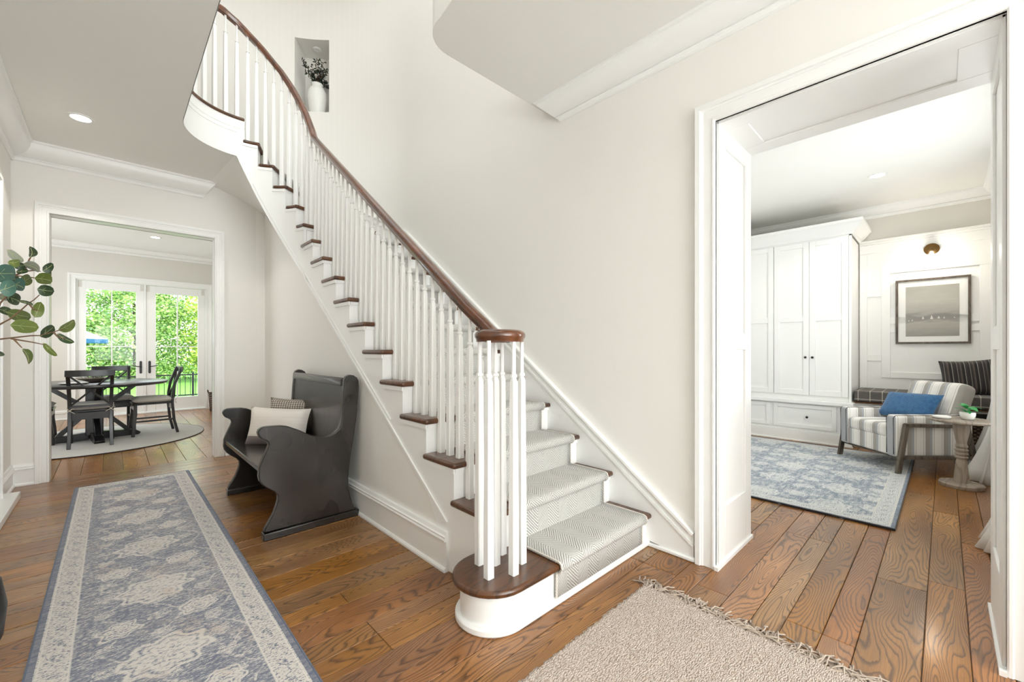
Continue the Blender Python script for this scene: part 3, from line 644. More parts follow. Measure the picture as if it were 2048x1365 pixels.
# balusters: square tapered foot, collar, round neck (mesh shared per height)
bal_cache = {}
def baluster(x, y, z0, z1, rz=0.):
    H = round((z1-z0)/.01)*.01; key = round(H, 2)
    if key not in bal_cache:
        m = M(); s0, s1 = .0165, .0115; hz = H-.165
        def ring(r, z, sq):
            out = []
            for k in range(8):
                a = pi/8+k*pi/4
                if sq: k4 = pi/4+(k//2)*pi/2; d = .18*r*(1 if k % 2 else -1); bx = r*cos(k4)*1.414; by = r*sin(k4)*1.414; out.append((bx*.985-d*sin(k4), by*.985+d*cos(k4), z))
                else: out.append((r*cos(a), r*sin(a), z))
            return out
        rings = [ring(s0, 0, True), ring(s0, H*.25, True), ring(s1+.001, hz-.02, True), ring(s1, hz, False), ring(.0165, hz+.004, False), ring(.0165, hz+.014, False), ring(.0105, hz+.018, False), ring(.0095, H, False)]
        vs = [p for r in rings for p in r]; fs = [tuple(range(8))[::-1], tuple(range(56, 64))]
        for j in range(7): fs += [(8*j+q, 8*j+(q+1) % 8, 8*j+8+(q+1) % 8, 8*j+8+q) for q in range(8)]
        m.add(vs, fs); o = m.obj('baluster', 'trim_paint', smooth=30); bal_cache[key] = o.data
    else:
        o = bpy.data.objects.new('baluster', bal_cache[key]); COL.objects.link(o)
    sp(o); o.location = (x, y, z0-.0005); o.rotation_euler = (0, 0, rz)
for x, y in ((1.19, 1.385), (1.29, 1.332), (1.387, 1.378), (1.378, 1.505), (1.236, 1.505), (1.288, 1.452)): baluster(x, y, RISE, 1.238, 0)
for i in range(2, 12):
    for d in (.105, .195, .285):
        y = ny(i)+d-.02
        if y < CY: baluster(1.39, y, RISE*i, max(zr(y), 1.262)-.022)
def balarc(t, z0):
    a = radians(t); baluster(CX+RB*cos(a), CY+RB*sin(a), z0, interp(t, CURV)-.024, a)
for i in range(12, 17):
    b = math.degrees(na(i)); balarc(b+4.5, RISE*i); balarc(b+12.6, RISE*i)
for t in range(90, 181, 10): balarc(t, 3.40)
for k in range(1, 16): baluster(CX-RB, CY-.095*k, 3.40, 4.376)

# carpet runner on the stairs
rws = []
def addrow(kind, c, z, off_=0.): rws.append((kind, c, z, off_))
XA, XB = 1.497, 2.288; th = .013
for i in range(1, 18):
    cur = i > 12
    def P_(d, z):
        if i <= 12: addrow('y', ny(i)+d, z)
        else: addrow('a', na(i), z, d)
    zt = RISE*i
    P_(.030-th, (zt-RISE+th) if i > 1 else .037); P_(.030-th, zt-TT-.012); P_(.018, zt-TT-.012)
    P_(.0, zt-TT-.010); P_(-th, zt-TT+.004); P_(-th-.004, zt-TT/2); P_(-th+.003, zt-.001+th*.5); P_(.004, zt+th)
    if i < 17:
        P_(.05, zt+th)
        for fr in (.33, .66):
            if i < 12: addrow('y', ny(i)+RUN*fr+.02, zt+th)
            else: addrow('a', na(i)+DA*fr+.01, zt+th)
addrow('a', na(17)+.35, 3.4+th)
nW = 8; m = M(); uvl = []; s_ = 0; prev = None
for kind, c, z, d in rws:
    pts = []
    for q in range(nW+1):
        f = q/nW
        if kind == 'y': pts.append(Vector((XA+(XB-XA)*f, c, z)))
        else:
            r = .637+(1.428-.637)*f; a = c+d/r; pts.append(Vector((CX+r*cos(a), CY+r*sin(a), z)))
    if prev is not None: s_ += (pts[nW//2]-prev).length
    prev = pts[nW//2]
    for q, p in enumerate(pts): m.v.append(tuple(p)); uvl.append((.791*q/nW, s_))
for j in range(len(rws)-1):
    for q in range(nW): a = j*(nW+1)+q; m.f.append((a, a+1, a+nW+2, a+nW+1))
run_ = m.obj('stair_runner', 'herringbone_carpet', smooth=50, solid=.011, recalc=False, uvs=lambda co, i: uvl[i])
tag(run_, 'pale grey herringbone carpet runner fitted down the stair treads', 'carpet')
m = M()
for e in (0, nW): m.tube([Vector(m2) for m2 in [run_.data.vertices[j*(nW+1)+e].co for j in range(len(rws))]], .0045, 5)
m.obj('binding', 'seat_pad_linen', run_)

# ================================================================== HALL OBJECTS
# pew
pew = empty('pew_bench', (1.0, 3.55, 0), 'dark charcoal stained wooden pew with scrolled ends against the stair wall', 'bench')
PP = [(.684, .05), (.690, .075), (.709, .104), (.735, .15), (.756, .205), (.764, .24), (.762, .27), (.74, .298), (.705, .325), (.678, .351), (.660, .38), (.655, .41), (.658, .463), (.675, .51), (.701, .569), (.711, .598), (.706, .618), (.693, .630), (.668, .645), (.655, .663), (.650, .682), (.655, .70), (.67, .714), (.70, .717), (.732, .716), (.78, .713), (.821, .703), (.888, .670), (.966, .622), (1.029, .600), (1.08, .603), (1.12, .618), (1.151, .645), (1.165, .68), (1.171, .72), (1.181, .883), (1.188, .985), (1.200, 1.008), (1.225, 1.021), (1.255, 1.015), (1.28, .998), (1.292, .975), (1.295, .925), (1.275, .70), (1.261, .606), (1.235, .45), (1.220, .333), (1.216, .28), (1.218, .234), (1.23, .152), (1.245, .10), (1.261, .064), (1.278, .045)]
for y0 in (2.95, 4.08):
    o = M().prism([(a-1.0, b) for a, b in PP], y0-3.55, y0+.045-3.55, 'y').obj('end_panel', 'pew_wood', pew, bevel=(.007, 2))
    M().prism([(a-1.0, b) for a, b in ((.680, 0), (1.288, 0), (1.288, .046), (.680, .046))], y0-.012-3.55, y0+.057-3.55, 'y').obj('foot_rail', 'pew_wood', pew, bevel=(.005, 2))
M().prism([(-.335, .425), (-.335, .458), (.20, .440), (.20, .408)], -.56, .54, 'y').obj('seat', 'pew_wood', pew, bevel=(.006, 2))
M().prism([(.165, .44), (.195, .955), (.222, .955), (.195, .44)], -.555, .535, 'y').obj('backrest', 'pew_wood', pew)
M().prism([(.178, .94), (.180, .985), (.192, .998), (.235, .992), (.235, .94)], -.555, .535, 'y').obj('top_rail', 'pew_wood', pew, bevel=(.005, 2))
M().box(.10, .125, -.555, .535, .02, .40).obj('stretcher_board', 'pew_wood', pew, bevel=(.003, 1))

def pillow(name, mat, loc, w, h, t, rz, tilt, label, cat='pillow', roll=0., **k):
    o = cushion(w, h, t, **k).obj(name, mat, smooth=80); o.location = loc; o.rotation_mode = 'ZYX'
    o.rotation_euler = (tilt, roll, rz); o.rotation_mode = 'XYZ'
    o.rotation_euler = (Matrix.Rotation(rz, 3, 'Z') @ Matrix.Rotation(tilt, 3, 'X') @ Matrix.Rotation(roll, 3, 'Y')).to_euler('XYZ')
    return tag(o, label, cat)
AV = -math.atan2(.6928, .7211)     # the way the photographer faces
pl1 = pillow('lumbar_pillow', 'two_tone_linen', (.965, 3.725, .578), .47, .31, .15, AV+.10, radians(-14), 'cream and grey-brown two-tone lumbar pillow on the pew seat', roll=radians(3))
pillow('lumbar_pillow', 'waffle_knit', (1.09, 3.88, .645), .34, .28, .13, AV+.16, radians(-14), 'small beige waffle-knit pillow behind the two-tone pillow on the pew', roll=radians(4))

# rugs
def slab_rug(name, mat, x0, x1, y0, y1, t, label, bind=None, cat='rug'):
    cx, cy = (x0+x1)/2, (y0+y1)/2; m = M(); nx, nyy = 14, 40
    e = empty(name, (cx, cy, 0), label, cat)
    def top(a, b): return ((x0-cx)+(x1-x0)*a+.003*sin(b*37), (y0-cy)+(y1-y0)*b+.003*sin(a*31), t)
    m.grid(top, nx, nyy)
    o = m.obj('weave', mat, e, solid=t-.001)
    pts = [(x0-cx, y0-cy), (x1-cx, y0-cy), (x1-cx, y1-cy), (x0-cx, y1-cy)]
    if bind:
        pth = [(x, y, t*.5) for x, y in pts]
        M().sweep(pth, [(-.004, -t*.48), (.004, -t*.48), (.005, t*.4), (0, t*.62), (-.005, t*.4)], closed=True).obj('bound_edge', bind, e)
    return e
slab_rug('runner_rug', 'faded_runner_weave', -.23, .54, .9, 5.18, .010, 'long faded blue and cream patterned runner along the hall', 'rug_binding')
slab_rug('area_rug', 'blue_rug_weave', 3.73, 6.33, .23, 2.43, .014, 'blue and grey patterned rug in the side room under the armchair', 'dark_binding')
# nubby rug with fringe
jr = empty('fringed_rug', (1.2, .2, 0), 'chunky beige woven rug with a fringed end in the foreground', 'rug')
m = M()
random.seed(5)
def jt(a, b):
    x = -.95+1.68*a; y = -1.1+1.95*b
    if a in (0., 1.): x += random.uniform(-.006, .006)
    if b in (0., 1.): y += random.uniform(-.006, .006)
    return (x, y, .017+random.uniform(-.0022, .0022))
m.grid(jt, 150, 170); m.obj('weave', 'nubby_jute', jr, smooth=80, solid=.016, recalc=False)
m = M()
for k in range(520):
    y = -1.1+1.95*k/520+random.uniform(-.003, .003); x = .725; z = .012; L = random.uniform(.07, .14); a = random.uniform(-.9, .9); p = [(x, y, z)]
    h = random.uniform(.004, .022)
    for q in range(1, 6):
        a += random.uniform(-.75, .75); x += L/5*cos(a)*.9; y += L/5*sin(a); p.append((x, y, max(.003, z*(1-q/5)+h*sin(pi*q/5)*random.uniform(.4, 1.2))))
    m.tube(p, .0032, 4)
fr = m.obj('fringe', 'fringe_yarn', jr, smooth=60); fr['kind'] = 'stuff'

# recessed lights
def downlight(x, y, z, label, r=.075, en=18):
    e = empty('recessed_light', (x, y, z), label, 'ceiling light', 'recessed ceiling lights')
    M().lathe([(r*.78, -.001), (r*.80, -.006), (r*1.05, -.006), (r*1.08, 0)], seg=28).obj('trim_ring', 'white_plastic', e, smooth=40)
    M().lathe([(0, -.003), (r*.78, -.002)], seg=28).obj('lens', 'lamp_glow', e)
    if en: lamp('downlight', 'SPOT', (x, y, z-.03), en, size=.05, color=(1, .95, .88)).data.spot_size = radians(125)
downlight(-.18, 4.72, ZC, 'round recessed light in the grey hall ceiling')
downlight(.51, 8.99, 3.05, 'round recessed light in the dining room ceiling')
downlight(5.85, .495, 3.05, 'round recessed light in the side room ceiling')

# light switch on the left wall
e = empty('light_switch', (XL, 5.22, 1.14), 'small white light switch on the wall beside the left door', 'light switch')
M().box(0, .006, -.036, .036, -.058, .058).obj('plate', 'white_plastic', e, bevel=(.002, 1)); M().box(.006, .012, -.014, .014, -.03, .03).obj('rocker', 'white_plastic', e, bevel=(.002, 1))

# niche: vase with greenery, small spot
va = radians(53.0); vx, vy = CX+(ROUT+.16)*cos(va)+.0, CY+(ROUT+.16)*sin(va)
vz = NZ0+.0
e = empty('vase', (vx, vy, vz), 'tall white ceramic vase of dark leafy sprigs in the wall niche', 'vase')
M().lathe([(.055, 0), (.075, .015), (.10, .12), (.118, .24), (.115, .31), (.09, .37), (.066, .395), (.062, .415), (.072, .43), (.066, .432), (.055, .415)], seg=28).obj('body', 'white_ceramic', e, smooth=60)
random.seed(21)
def leaf_mesh(L, Wd, bend=.1, n=5):
    m = M(); vs = []; fs = []
    for k in range(n+1):
        t = k/n; wd = Wd/2*math.sin(pi*min(1, t*.93+.05))**.75*(1-.25*t); z = -bend*L*(t*t)
        vs += [(L*t, -wd, z+wd*.22), (L*t, 0, z), (L*t, wd, z+wd*.22)]
    for k in range(n):
        a = 3*k; fs += [(a, a+3, a+4, a+1), (a+1, a+4, a+5, a+2)]
    m.add(vs, fs); return m
sprig = M(); lv = M()
for k in range(22):
    a = random.uniform(0, 2*pi); sp_ = random.uniform(.05, .24); h = random.uniform(.12, .33)*(1.15 if sp_ < .13 else .8); p = []
    for q in range(6):
        t = q/5; p.append((sp_*cos(a)*t**1.3, sp_*sin(a)*t**1.3, .40+h*t-(.05*t**3)))
    sprig.tube(p, .0025, 4)
    for q in range(26):
        t = random.uniform(.25, 1); i0 = min(4, int(t*5)); c = Vector(p[i0]).lerp(Vector(p[i0+1]), t*5-i0)
        l = leaf_mesh(random.uniform(.03, .046), .019, .2, 2)
        l.xf(Matrix.Translation(c) @ Matrix.Rotation(random.uniform(0, 2*pi), 4, 'Z') @ Matrix.Rotation(random.uniform(-1.1, .6), 4, 'Y') @ Matrix.Rotation(random.uniform(-1, 1), 4, 'X'))
        lv.add(l.v, l.f)
sprig.obj('stem', 'twig', e); o = lv.obj('foliage', 'leaf_black', e, recalc=False); o['kind'] = 'stuff'
na_ = radians(53.2); e = empty('niche_spotlight', (CX+(ROUT+.17)*cos(na_), CY+(ROUT+.17)*sin(na_), NZ1-.001), 'small round spotlight in the top of the wall niche', 'ceiling light')
M().lathe([(.028, -.012), (.034, -.016), (.045, -.012), (.05, 0)], seg=24).obj('trim_ring', 'white_plastic', e, smooth=40)
M().lathe([(0, -.010), (.016, -.008), (.026, 0)], seg=20).obj('bulb', 'aged_brass', e, smooth=40)

# eucalyptus in a black pot at the left edge
PX, PY = -.458, 2.52
e = empty('potted_eucalyptus', (PX, PY, 0), 'eucalyptus branches in a round black floor pot at the left edge', 'plant')
M().lathe([(.09, 0), (.12, .02), (.155, .10), (.165, .21), (.150, .31), (.115, .37), (.10, .385), (.112, .40), (.108, .41), (.09, .395), (.09, .3)], seg=36).obj('pot', 'black_metal', e, smooth=60)
LEAVES= [(-0.198, 2.171, 1.535, -0.001, 0.002, 0.019, 0.011, -0.014, 0.0, 0), (-0.246, 2.278, 1.529, 0.021, -0.017, -0.02, -0.004, -0.01, -0.014, 1), (-0.236, 2.17, 1.493, 0.014, -0.004, 0.005, 0.003, -0.01, -0.014, 2), (-0.227, 2.199, 1.488, 0.015, -0.001, 0.002, 0.0, -0.001, -0.012, 0), (-0.254, 2.158, 1.453, 0.028, -0.028, -0.0, -0.001, 0.005, -0.03, 3), (-0.194, 2.153, 1.482, 0.02, -0.016, -0.013, -0.005, 0.018, -0.011, 1), (-0.161, 2.183, 1.489, 0.013, -0.006, 0.014, 0.006, 0.0, -0.012, 0), (-0.217, 2.16, 1.466, 0.015, -0.008, 0.003, 0.0, 0.003, -0.008, 0), (-0.212, 2.195, 1.442, 0.015, -0.027, 0.009, 0.006, 0.007, -0.015, 2), (-0.17, 2.183, 1.447, 0.022, -0.015, -0.005, -0.004, 0.016, -0.018, 2), (-0.169, 2.223, 1.411, 0.021, -0.008, -0.003, -0.002, -0.002, -0.02, 0), (-0.192, 2.259, 1.345, 0.008, -0.009, 0.028, 0.014, 0.001, -0.007, 2), (-0.24, 2.318, 1.324, 0.034, -0.044, -0.01, -0.002, -0.01, -0.021, 2), (-0.213, 2.182, 1.28, 0.034, -0.02, -0.004, -0.001, -0.001, -0.023, 2), (-0.249, 2.285, 1.379, 0.019, -0.024, -0.01, -0.005, 0.005, -0.02, 0), (-0.212, 2.21, 1.363, 0.02, -0.024, -0.008, -0.001, 0.004, -0.005, 0), (-0.242, 2.105, 1.401, 0.018, -0.006, 0.011, 0.006, 0.0, -0.024, 3), (-0.224, 2.145, 1.415, 0.015, -0.005, -0.007, -0.007, 0.023, -0.018, 3), (-0.276, 2.319, 1.387, 0.017, -0.025, -0.005, -0.003, 0.015, -0.012, 1), (-0.276, 2.367, 1.339, 0.019, -0.007, -0.01, -0.004, 0.006, -0.013, 0), (-0.164, 2.218, 1.267, 0.019, -0.027, 0.018, 0.007, 0.004, -0.015, 0), (-0.112, 2.144, 1.285, 0.021, -0.026, 0.018, 0.007, -0.021, -0.014, 2), (-0.122, 2.2, 1.238, 0.022, -0.008, -0.015, -0.003, -0.011, -0.011, 0), (-0.161, 2.229, 1.197, 0.019, -0.021, -0.023, -0.004, -0.007, -0.008, 2), (-0.21, 2.192, 1.178, 0.007, 0.001, -0.027, -0.01, 0.022, -0.005, 2), (-0.276, 2.214, 1.187, 0.001, 0.002, 0.01, 0.011, -0.025, -0.002, 0), (-0.247, 2.298, 1.452, 0.012, -0.017, -0.001, -0.002, 0.014, -0.008, 0), (-0.166, 2.264, 1.478, 0.009, -0.009, 0.0, -0.001, 0.018, -0.009, 2)]
STEMS= [[(-0.349, 2.36, 1.241), (-0.284, 2.298, 1.237), (-0.245, 2.26, 1.243), (-0.206, 2.223, 1.249), (-0.183, 2.201, 1.25), (-0.149, 2.168, 1.262), (-0.126, 2.146, 1.272)], [(-0.256, 2.27, 1.239), (-0.227, 2.243, 1.232), (-0.201, 2.218, 1.226), (-0.17, 2.188, 1.217)], [(-0.248, 2.263, 1.235), (-0.24, 2.255, 1.223), (-0.229, 2.244, 1.207)], [(-0.349, 2.36, 1.252), (-0.31, 2.323, 1.269), (-0.284, 2.298, 1.289), (-0.258, 2.273, 1.309), (-0.232, 2.248, 1.338), (-0.212, 2.228, 1.363), (-0.199, 2.215, 1.374), (-0.184, 2.202, 1.393)], [(-0.336, 2.348, 1.435), (-0.284, 2.298, 1.457), (-0.248, 2.263, 1.46), (-0.219, 2.235, 1.457), (-0.193, 2.21, 1.451), (-0.173, 2.191, 1.446)], [(-0.248, 2.263, 1.46), (-0.222, 2.238, 1.475), (-0.199, 2.215, 1.478), (-0.181, 2.198, 1.475)], [(-0.222, 2.238, 1.478), (-0.21, 2.227, 1.518), (-0.203, 2.22, 1.532)], [(-0.212, 2.228, 1.363), (-0.199, 2.215, 1.341), (-0.187, 2.204, 1.338)], [(-0.149, 2.168, 1.262), (-0.139, 2.158, 1.246), (-0.118, 2.138, 1.238)], [(-0.31, 2.323, 1.269), (-0.284, 2.298, 1.363), (-0.261, 2.275, 1.399), (-0.238, 2.253, 1.428)]]

O = Vector((PX, PY, 0))
for st in STEMS:
    p = [Vector(q)-O for q in st]
    M().tube(p, .0032, 5, [1-.55*k/(len(p)-1) for k in range(len(p))]).obj('branch', 'twig', e, smooth=60)
for a0, b0 in ((STEMS[0][0], .3), (STEMS[3][0], .35), (STEMS[4][0], .4)):
    en_ = Vector(a0)-O; s0 = Vector((0, 0, b0)); p = []
    for k in range(9):
        t = k/8; q = s0.lerp(en_, t); q.z = s0.z+(en_.z-s0.z)*(1-(1-t)**1.8); q.x = s0.x+(en_.x-s0.x)*t**2.2; q.y = s0.y+(en_.y-s0.y)*t**2.2; p.append(q)
    M().tube(p, .0045, 6).obj('branch', 'twig', e, smooth=60)
KM = ['leaf_dark', 'leaf_pale', 'leaf_mid', 'leaf_blue']
for (x, y, z, ax, ay, az, bx, by, bz, k) in LEAVES:
    A_ = Vector((ax, ay, az)); B_ = Vector((bx, by, bz)); N_ = A_.cross(B_).normalized(); c0 = Vector((x, y, z))-O
    m = M(); n = 8; vs = []; cen = []
    for q in range(n+1):
        u = -1+2*q/n; wd = (max(0, 1-abs(u)**2.2))**.5*(1-.22*u) if 0 < q < n else .02
        bend = N_*(-.006*u*u)
        for s2, lift in ((-1, .16), (-.5, .05), (0, 0), (.5, .05), (1, .16)): vs.append(c0+A_*u+B_*wd*s2+N_*lift*wd*B_.length+bend)
        cen.append(c0+A_*u+bend+N_*.0008)
    for q in range(n):
        for r in range(4): a = 5*q+r; m.f.append((a, a+5, a+6, a+1))
    m.v = [tuple(v) for v in vs]
    lf = m.obj('leaf', KM[k], e, smooth=60, recalc=False)
    vn = M(); vn.tube([c+N_*.0004 for c in cen[:-1]], .0006, 4); vn.tube([c-N_*.0016 for c in cen[:-1]], .0006, 4)
    for q in (2, 4, 5):
        for s2 in (-1, 1):
            for sg in (1, -1):
                vn.tube([cen[q]+N_*.0006*sg, cen[q]+A_*.34+B_*.52*s2+N_*(.10*B_.length+.0010*sg)], .0004, 3)
    vn.obj('vein', 'leaf_vein', lf)

# ================================================================== DINING ROOM
struct(M().box(-2.35, -2.2, YF+.1, YD+.1, 0, 3.4).obj('wall_dining_left', 'grey_wall_paint'))
struct(M().box(1.78, 1.9, YF+.1, YD+.1, 0, 3.4).obj('wall_dining_right', 'grey_wall_paint'))
DL, DR_ = -.455, 1.375
struct(M().box(-2.3, DL, YD, YD+.16, 0, 3.4).box(DR_, 1.9, YD, YD+.16, 0, 3.4).box(DL, DR_, YD, YD+.16, 2.44, 3.4).obj('wall_dining_back', 'grey_wall_paint'))
struct(M().box(-2.3, 1.9, YF+.1, YD+.1, 3.05, 3.4).obj('ceiling_dining', 'ceiling_paint'))
crown('trim_9', lambda a, d, z: (a, YD-d, 3.05+z), -2.2, 1.78, .10, .11)
crown('trim_10', lambda a, d, z: (1.78-d, a, 3.05+z), YF+.15, YD, .10, .11)
base('baseboard_dining', lambda a, d, z: (a, YD-d, z), -2.2, DL-.1, .16)
casing('trim_11', lambda a, z, d: (a, YD-d, z), DL, DR_, 2.43, .10, 'white casing around the french doors')
# french doors
fd = struct(M().box(DL, DL+.02, YD-.0, YD+.12, 0, 2.43).box(DR_-.02, DR_, YD, YD+.12, 0, 2.43).box(DL, DR_, YD, YD+.12, 2.42, 2.44).box(.43, .46, YD, YD+.09, 0, 2.42).box(DL, DR_, YD-.02, YD+.14, 0, .025).obj('door_1', 'trim_paint', bevel=(.003, 1)), 'pair of white glazed french doors to the garden')
for (x0, x1, g0, g1, hx, hs) in ((DL+.022, .428, -.333, .318, .385, -1), (.462, DR_-.022, .60, 1.245, .51, 1)):
    zb, zt_ = .27, 2.275; y0, y1 = YD+.02, YD+.065
    m = M().box(x0, g0, y0, y1, .03, 2.415).box(g1, x1, y0, y1, .03, 2.415).box(g0, g1, y0, y1, .03, zb).box(g0, g1, y0, y1, zt_, 2.415)
    lf = m.obj('door_leaf', 'trim_paint', fd, bevel=(.004, 1))
    gm = (g0+g1)/2; zm = 1.26
    M().box(gm-.009, gm+.009, y0+.006, y1-.006, zb, zt_).obj('muntin', 'trim_paint', lf); M().box(g0, g1, y0+.008, y1-.008, zm-.009, zm+.009).obj('muntin', 'trim_paint', lf)
    for a, b in ((g0, gm-.009), (gm+.009, g1)):
        for c, d in ((zb, zm-.009), (zm+.009, zt_)): M().box(a, b, y0+.020, y0+.024, c, d).obj('pane', 'pane_glass', lf)
    m = M().prism([(hx+.018*cos(t*pi/8), .87+(.10 if t < 8 or t == 8 else -.10)*1.+.018*sin(t*pi/8)) for t in range(0, 9)]+[(hx+.018*cos(t*pi/8), .77+.018*sin(t*pi/8)) for t in range(8, 17)], y0-.008, y0, 'y')
    h = m.obj('handle', 'black_metal', lf, smooth=40)
    M().tube([(hx, y0-.005, .885), (hx, y0-.05, .885), (hx+hs*.03, y0-.055, .885), (hx+hs*.12, y0-.055, .90)], .008, 8).obj('lever', 'black_metal', lf, smooth=50)
    M().box(x0+.0, x0+.05, y0-.003, y0, 2.30, 2.41).box(x1-.05, x1, y0-.003, y0, 2.30, 2.41).obj('corner_plate', 'grey_wall_paint', lf)

# round rug, table, chairs
TX, TY = -.17, 7.86
rug = empty('round_rug', (TX, TY, 0), 'pale grey round rug under the dining table', 'rug')
M().lathe([(0, .011), (1.15, .011), (1.165, .009), (1.17, .001)], seg=72).obj('weave', 'silver_rug_weave', rug, smooth=50)
M().tube([(1.168*cos(2*pi*k/72), 1.168*sin(2*pi*k/72), .006) for k in range(72)], .006, 6, closed=True).obj('bound_edge', 'dark_binding', rug)
tb = empty('dining_table', (TX, TY, .011), 'round black wooden pedestal dining table', 'table')
M().lathe([(0, .715), (.70, .715), (.74, .722), (.755, .735), (.755, .75), (.745, .757), (0, .758)], seg=64).obj('tabletop', 'black_table_wood', tb, smooth=40)
m = M().box(-.085, .085, -.085, .085, .06, .715); m.obj('pedestal', 'black_table_wood', tb, bevel=(.008, 2))
for k in range(4):
    a = k*pi/2+.12; rm = Matrix.Rotation(a, 4, 'Z')
    m = M().prism([(.06, 0), (.44, 0), (.46, .03), (.40, .075), (.25, .085), (.06, .10)], -.05, .05, 'y').xf(rm); m.obj('foot', 'black_table_wood', tb, bevel=(.006, 2))
    M().beam((.075, 0, .36), (.34, 0, .07), .06, .05).xf(rm).obj('brace', 'black_table_wood', tb, bevel=(.004, 1))
    M().beam((.075, 0, .42), (.42, 0, .715), .06, .05).xf(rm).obj('brace', 'black_table_wood', tb, bevel=(.004, 1))
def cross_chair():
    r = empty('dining_chair', (0, 0, .011), 'x', 'chair', 'black cross-back chairs around the dining table')
    mt = 'black_table_wood'      # faces +y : front legs at +y
    def cur(pts, w_, d_, name):
        m = M(); m.sweep(pts, [(-w_/2, -d_/2), (w_/2, -d_/2), (w_/2, d_/2), (-w_/2, d_/2)], up=(1, 0, 0)); return m.obj(name, mt, r, bevel=(.004, 1))
    for s in (-1, 1):
        x = s*.175
        cur([(s*.185, -.255, 0), (s*.18, -.215, .18), (s*.178, -.195, .42), (s*.18, -.20, .56), (s*.185, -.225, .72), (s*.19, -.275, .86), (s*.192, -.30, .93)], .032, .036, 'back_post')
        cur([(s*.19, .225, 0), (s*.19, .215, .16), (s*.185, .20, .30), (s*.185, .20, .43)], .036, .036, 'leg')
        M().beam((s*.18, -.20, .20), (s*.188, .21, .20), .018, .024).obj('stretcher', mt, r)
    M().prism([(-.205, .23), (.205, .23), (.185, -.205), (-.185, -.205)], .425, .452).obj('seat', mt, r, bevel=(.008, 2))
    M().box(-.165, .165, .195, .215, .36, .425).obj('apron', mt, r); M().box(-.16, .16, -.215, -.195, .34, .425).obj('apron', mt, r)
    m = M(); n = 8; pts = [(-.215+.43*k/n, -.30-.018*(1-(2*k/n-1)**2), .905) for k in range(n+1)]; m.sweep(pts, [(-.012, -.038), (.012, -.038), (.012, .038), (-.012, .038)]); m.obj('top_rail', mt, r, bevel=(.004, 1))
    M().beam((-.18, -.205, .50), (.18, -.205, .50), .022, .03).obj('lower_rail', mt, r)
    for s in (-1, 1): M().beam((s*.175, -.21, .51), (-s*.175, -.285, .87), .020, .030, up=(0, 1, 0)).obj('cross_slat', mt, r)
    m = cushion(.42, .44, .085, .02, 12, 12, 6).xf(Matrix.Translation((0, .015, .488)) @ Matrix.Rotation(pi/2, 4, 'X')); pd = m.obj('seat_pad', 'seat_pad_linen', r, smooth=70)
    for s in (-1, 1):
        c = Vector((s*.178, -.225, .455)); m = M()
        for (dx, dz) in ((-.035, .022), (.038, .016), (-.05, -.03), (.045, -.035)): m.tube([c, c+Vector((dx*.6, -.012, dz*.9+.01)), c+Vector((dx, -.01, dz))], .0035, 4)
        m.obj('tie', 'tie_ribbon', pd)
    return r
def dup(root, loc, rz, label):
    r = root.copy(); COL.objects.link(r); r.location = loc; r.rotation_euler = (0, 0, rz); r['label'] = label
    for ch in root.children:
        c = ch.copy(); COL.objects.link(c); c.parent = r
        for g in ch.children: d = g.copy(); COL.objects.link(d); d.parent = c
    return r
ch = cross_chair(); ch.location = (-.19, 7.46, .011); ch['label'] = 'black cross-back dining chair nearest, its back to the hall'
bpy.context.view_layer.update()
dup(ch, (.415, 7.84, .011), pi/2+.06, 'black cross-back dining chair seen side-on at the right of the table')
dup(ch, (.02, 8.42, .011), pi+.1, 'black cross-back dining chair behind the table by the french doors')
dup(ch, (-.76, 7.87, .011), -pi/2, 'black cross-back dining chair cut off at the left of the doorway')
# centrepiece
e = empty('centerpiece_bowl', (TX+.0, TY+.05, .769), 'low grey bowl of soft greenery on the dining table', 'bowl')
M().lathe([(.06, 0), (.07, .004), (.15, .035), (.19, .055), (.185, .058), (.14, .04), (.05, .012)], seg=32).obj('bowl', 'weathered_wood', e, smooth=60)
m = M(); random.seed(4)
for k in range(160):
    l = leaf_mesh(random.uniform(.04, .09), .014, .3, 2); a = random.uniform(0, 2*pi); rr = random.uniform(0, .12)
    l.xf(Matrix.Translation((rr*cos(a), rr*sin(a), .03)) @ Matrix.Rotation(a, 4, 'Z') @ Matrix.Rotation(random.uniform(-1.3, -.3), 4, 'Y')); m.add(l.v, l.f)
o = m.obj('foliage', 'leaf_pale', e, recalc=False); o['kind'] = 'stuff'
e = empty('serving_tray', (TX-.18, TY-.32, .769), 'pale oval tray on the near side of the dining table', 'tray')
M().lathe([(0, .004), (.10, .004), (.13, .018), (.135, .018), (.105, 0), (0, 0)], seg=32).obj('dish', 'white_ceramic', e, smooth=50)
# basket and bench by the french doors
e = empty('wicker_basket', (1.52, 9.95, 0), 'brown wicker basket with a loop handle beside the french doors', 'basket')
M().lathe([(.14, 0), (.15, .01), (.17, .30), (.175, .36), (.165, .36), (.155, .30), (.135, .02), (0, .02)], seg=28).obj('body', 'wicker', e, smooth=50)
for s in (-1, 1): M().tube([(s*.165, -.05, .35), (s*.18, -.04, .41), (s*.18, .04, .41), (s*.165, .05, .35)], .007, 6).obj('handle', 'wicker', e, smooth=50)
e = empty('storage_bench', (1.59, 9.1, 0), 'white bench along the right side of the dining room', 'bench')
M().box(-.14, .18, -.55, .62, 0, .40).obj('body', 'trim_paint', e, bevel=(.006, 1)); M().box(-.18, .18, -.58, .65, .40, .435).obj('top', 'trim_paint', e, bevel=(.006, 2))
o = cushion(.30, .26, .10).obj('scatter_cushion', 'rug_binding', smooth=70); o.location = (1.60, 9.5, .56); o.rotation_euler = (radians(-12), 0, pi/2); tag(o, 'grey-blue cushion on the white bench in the dining room', 'pillow')

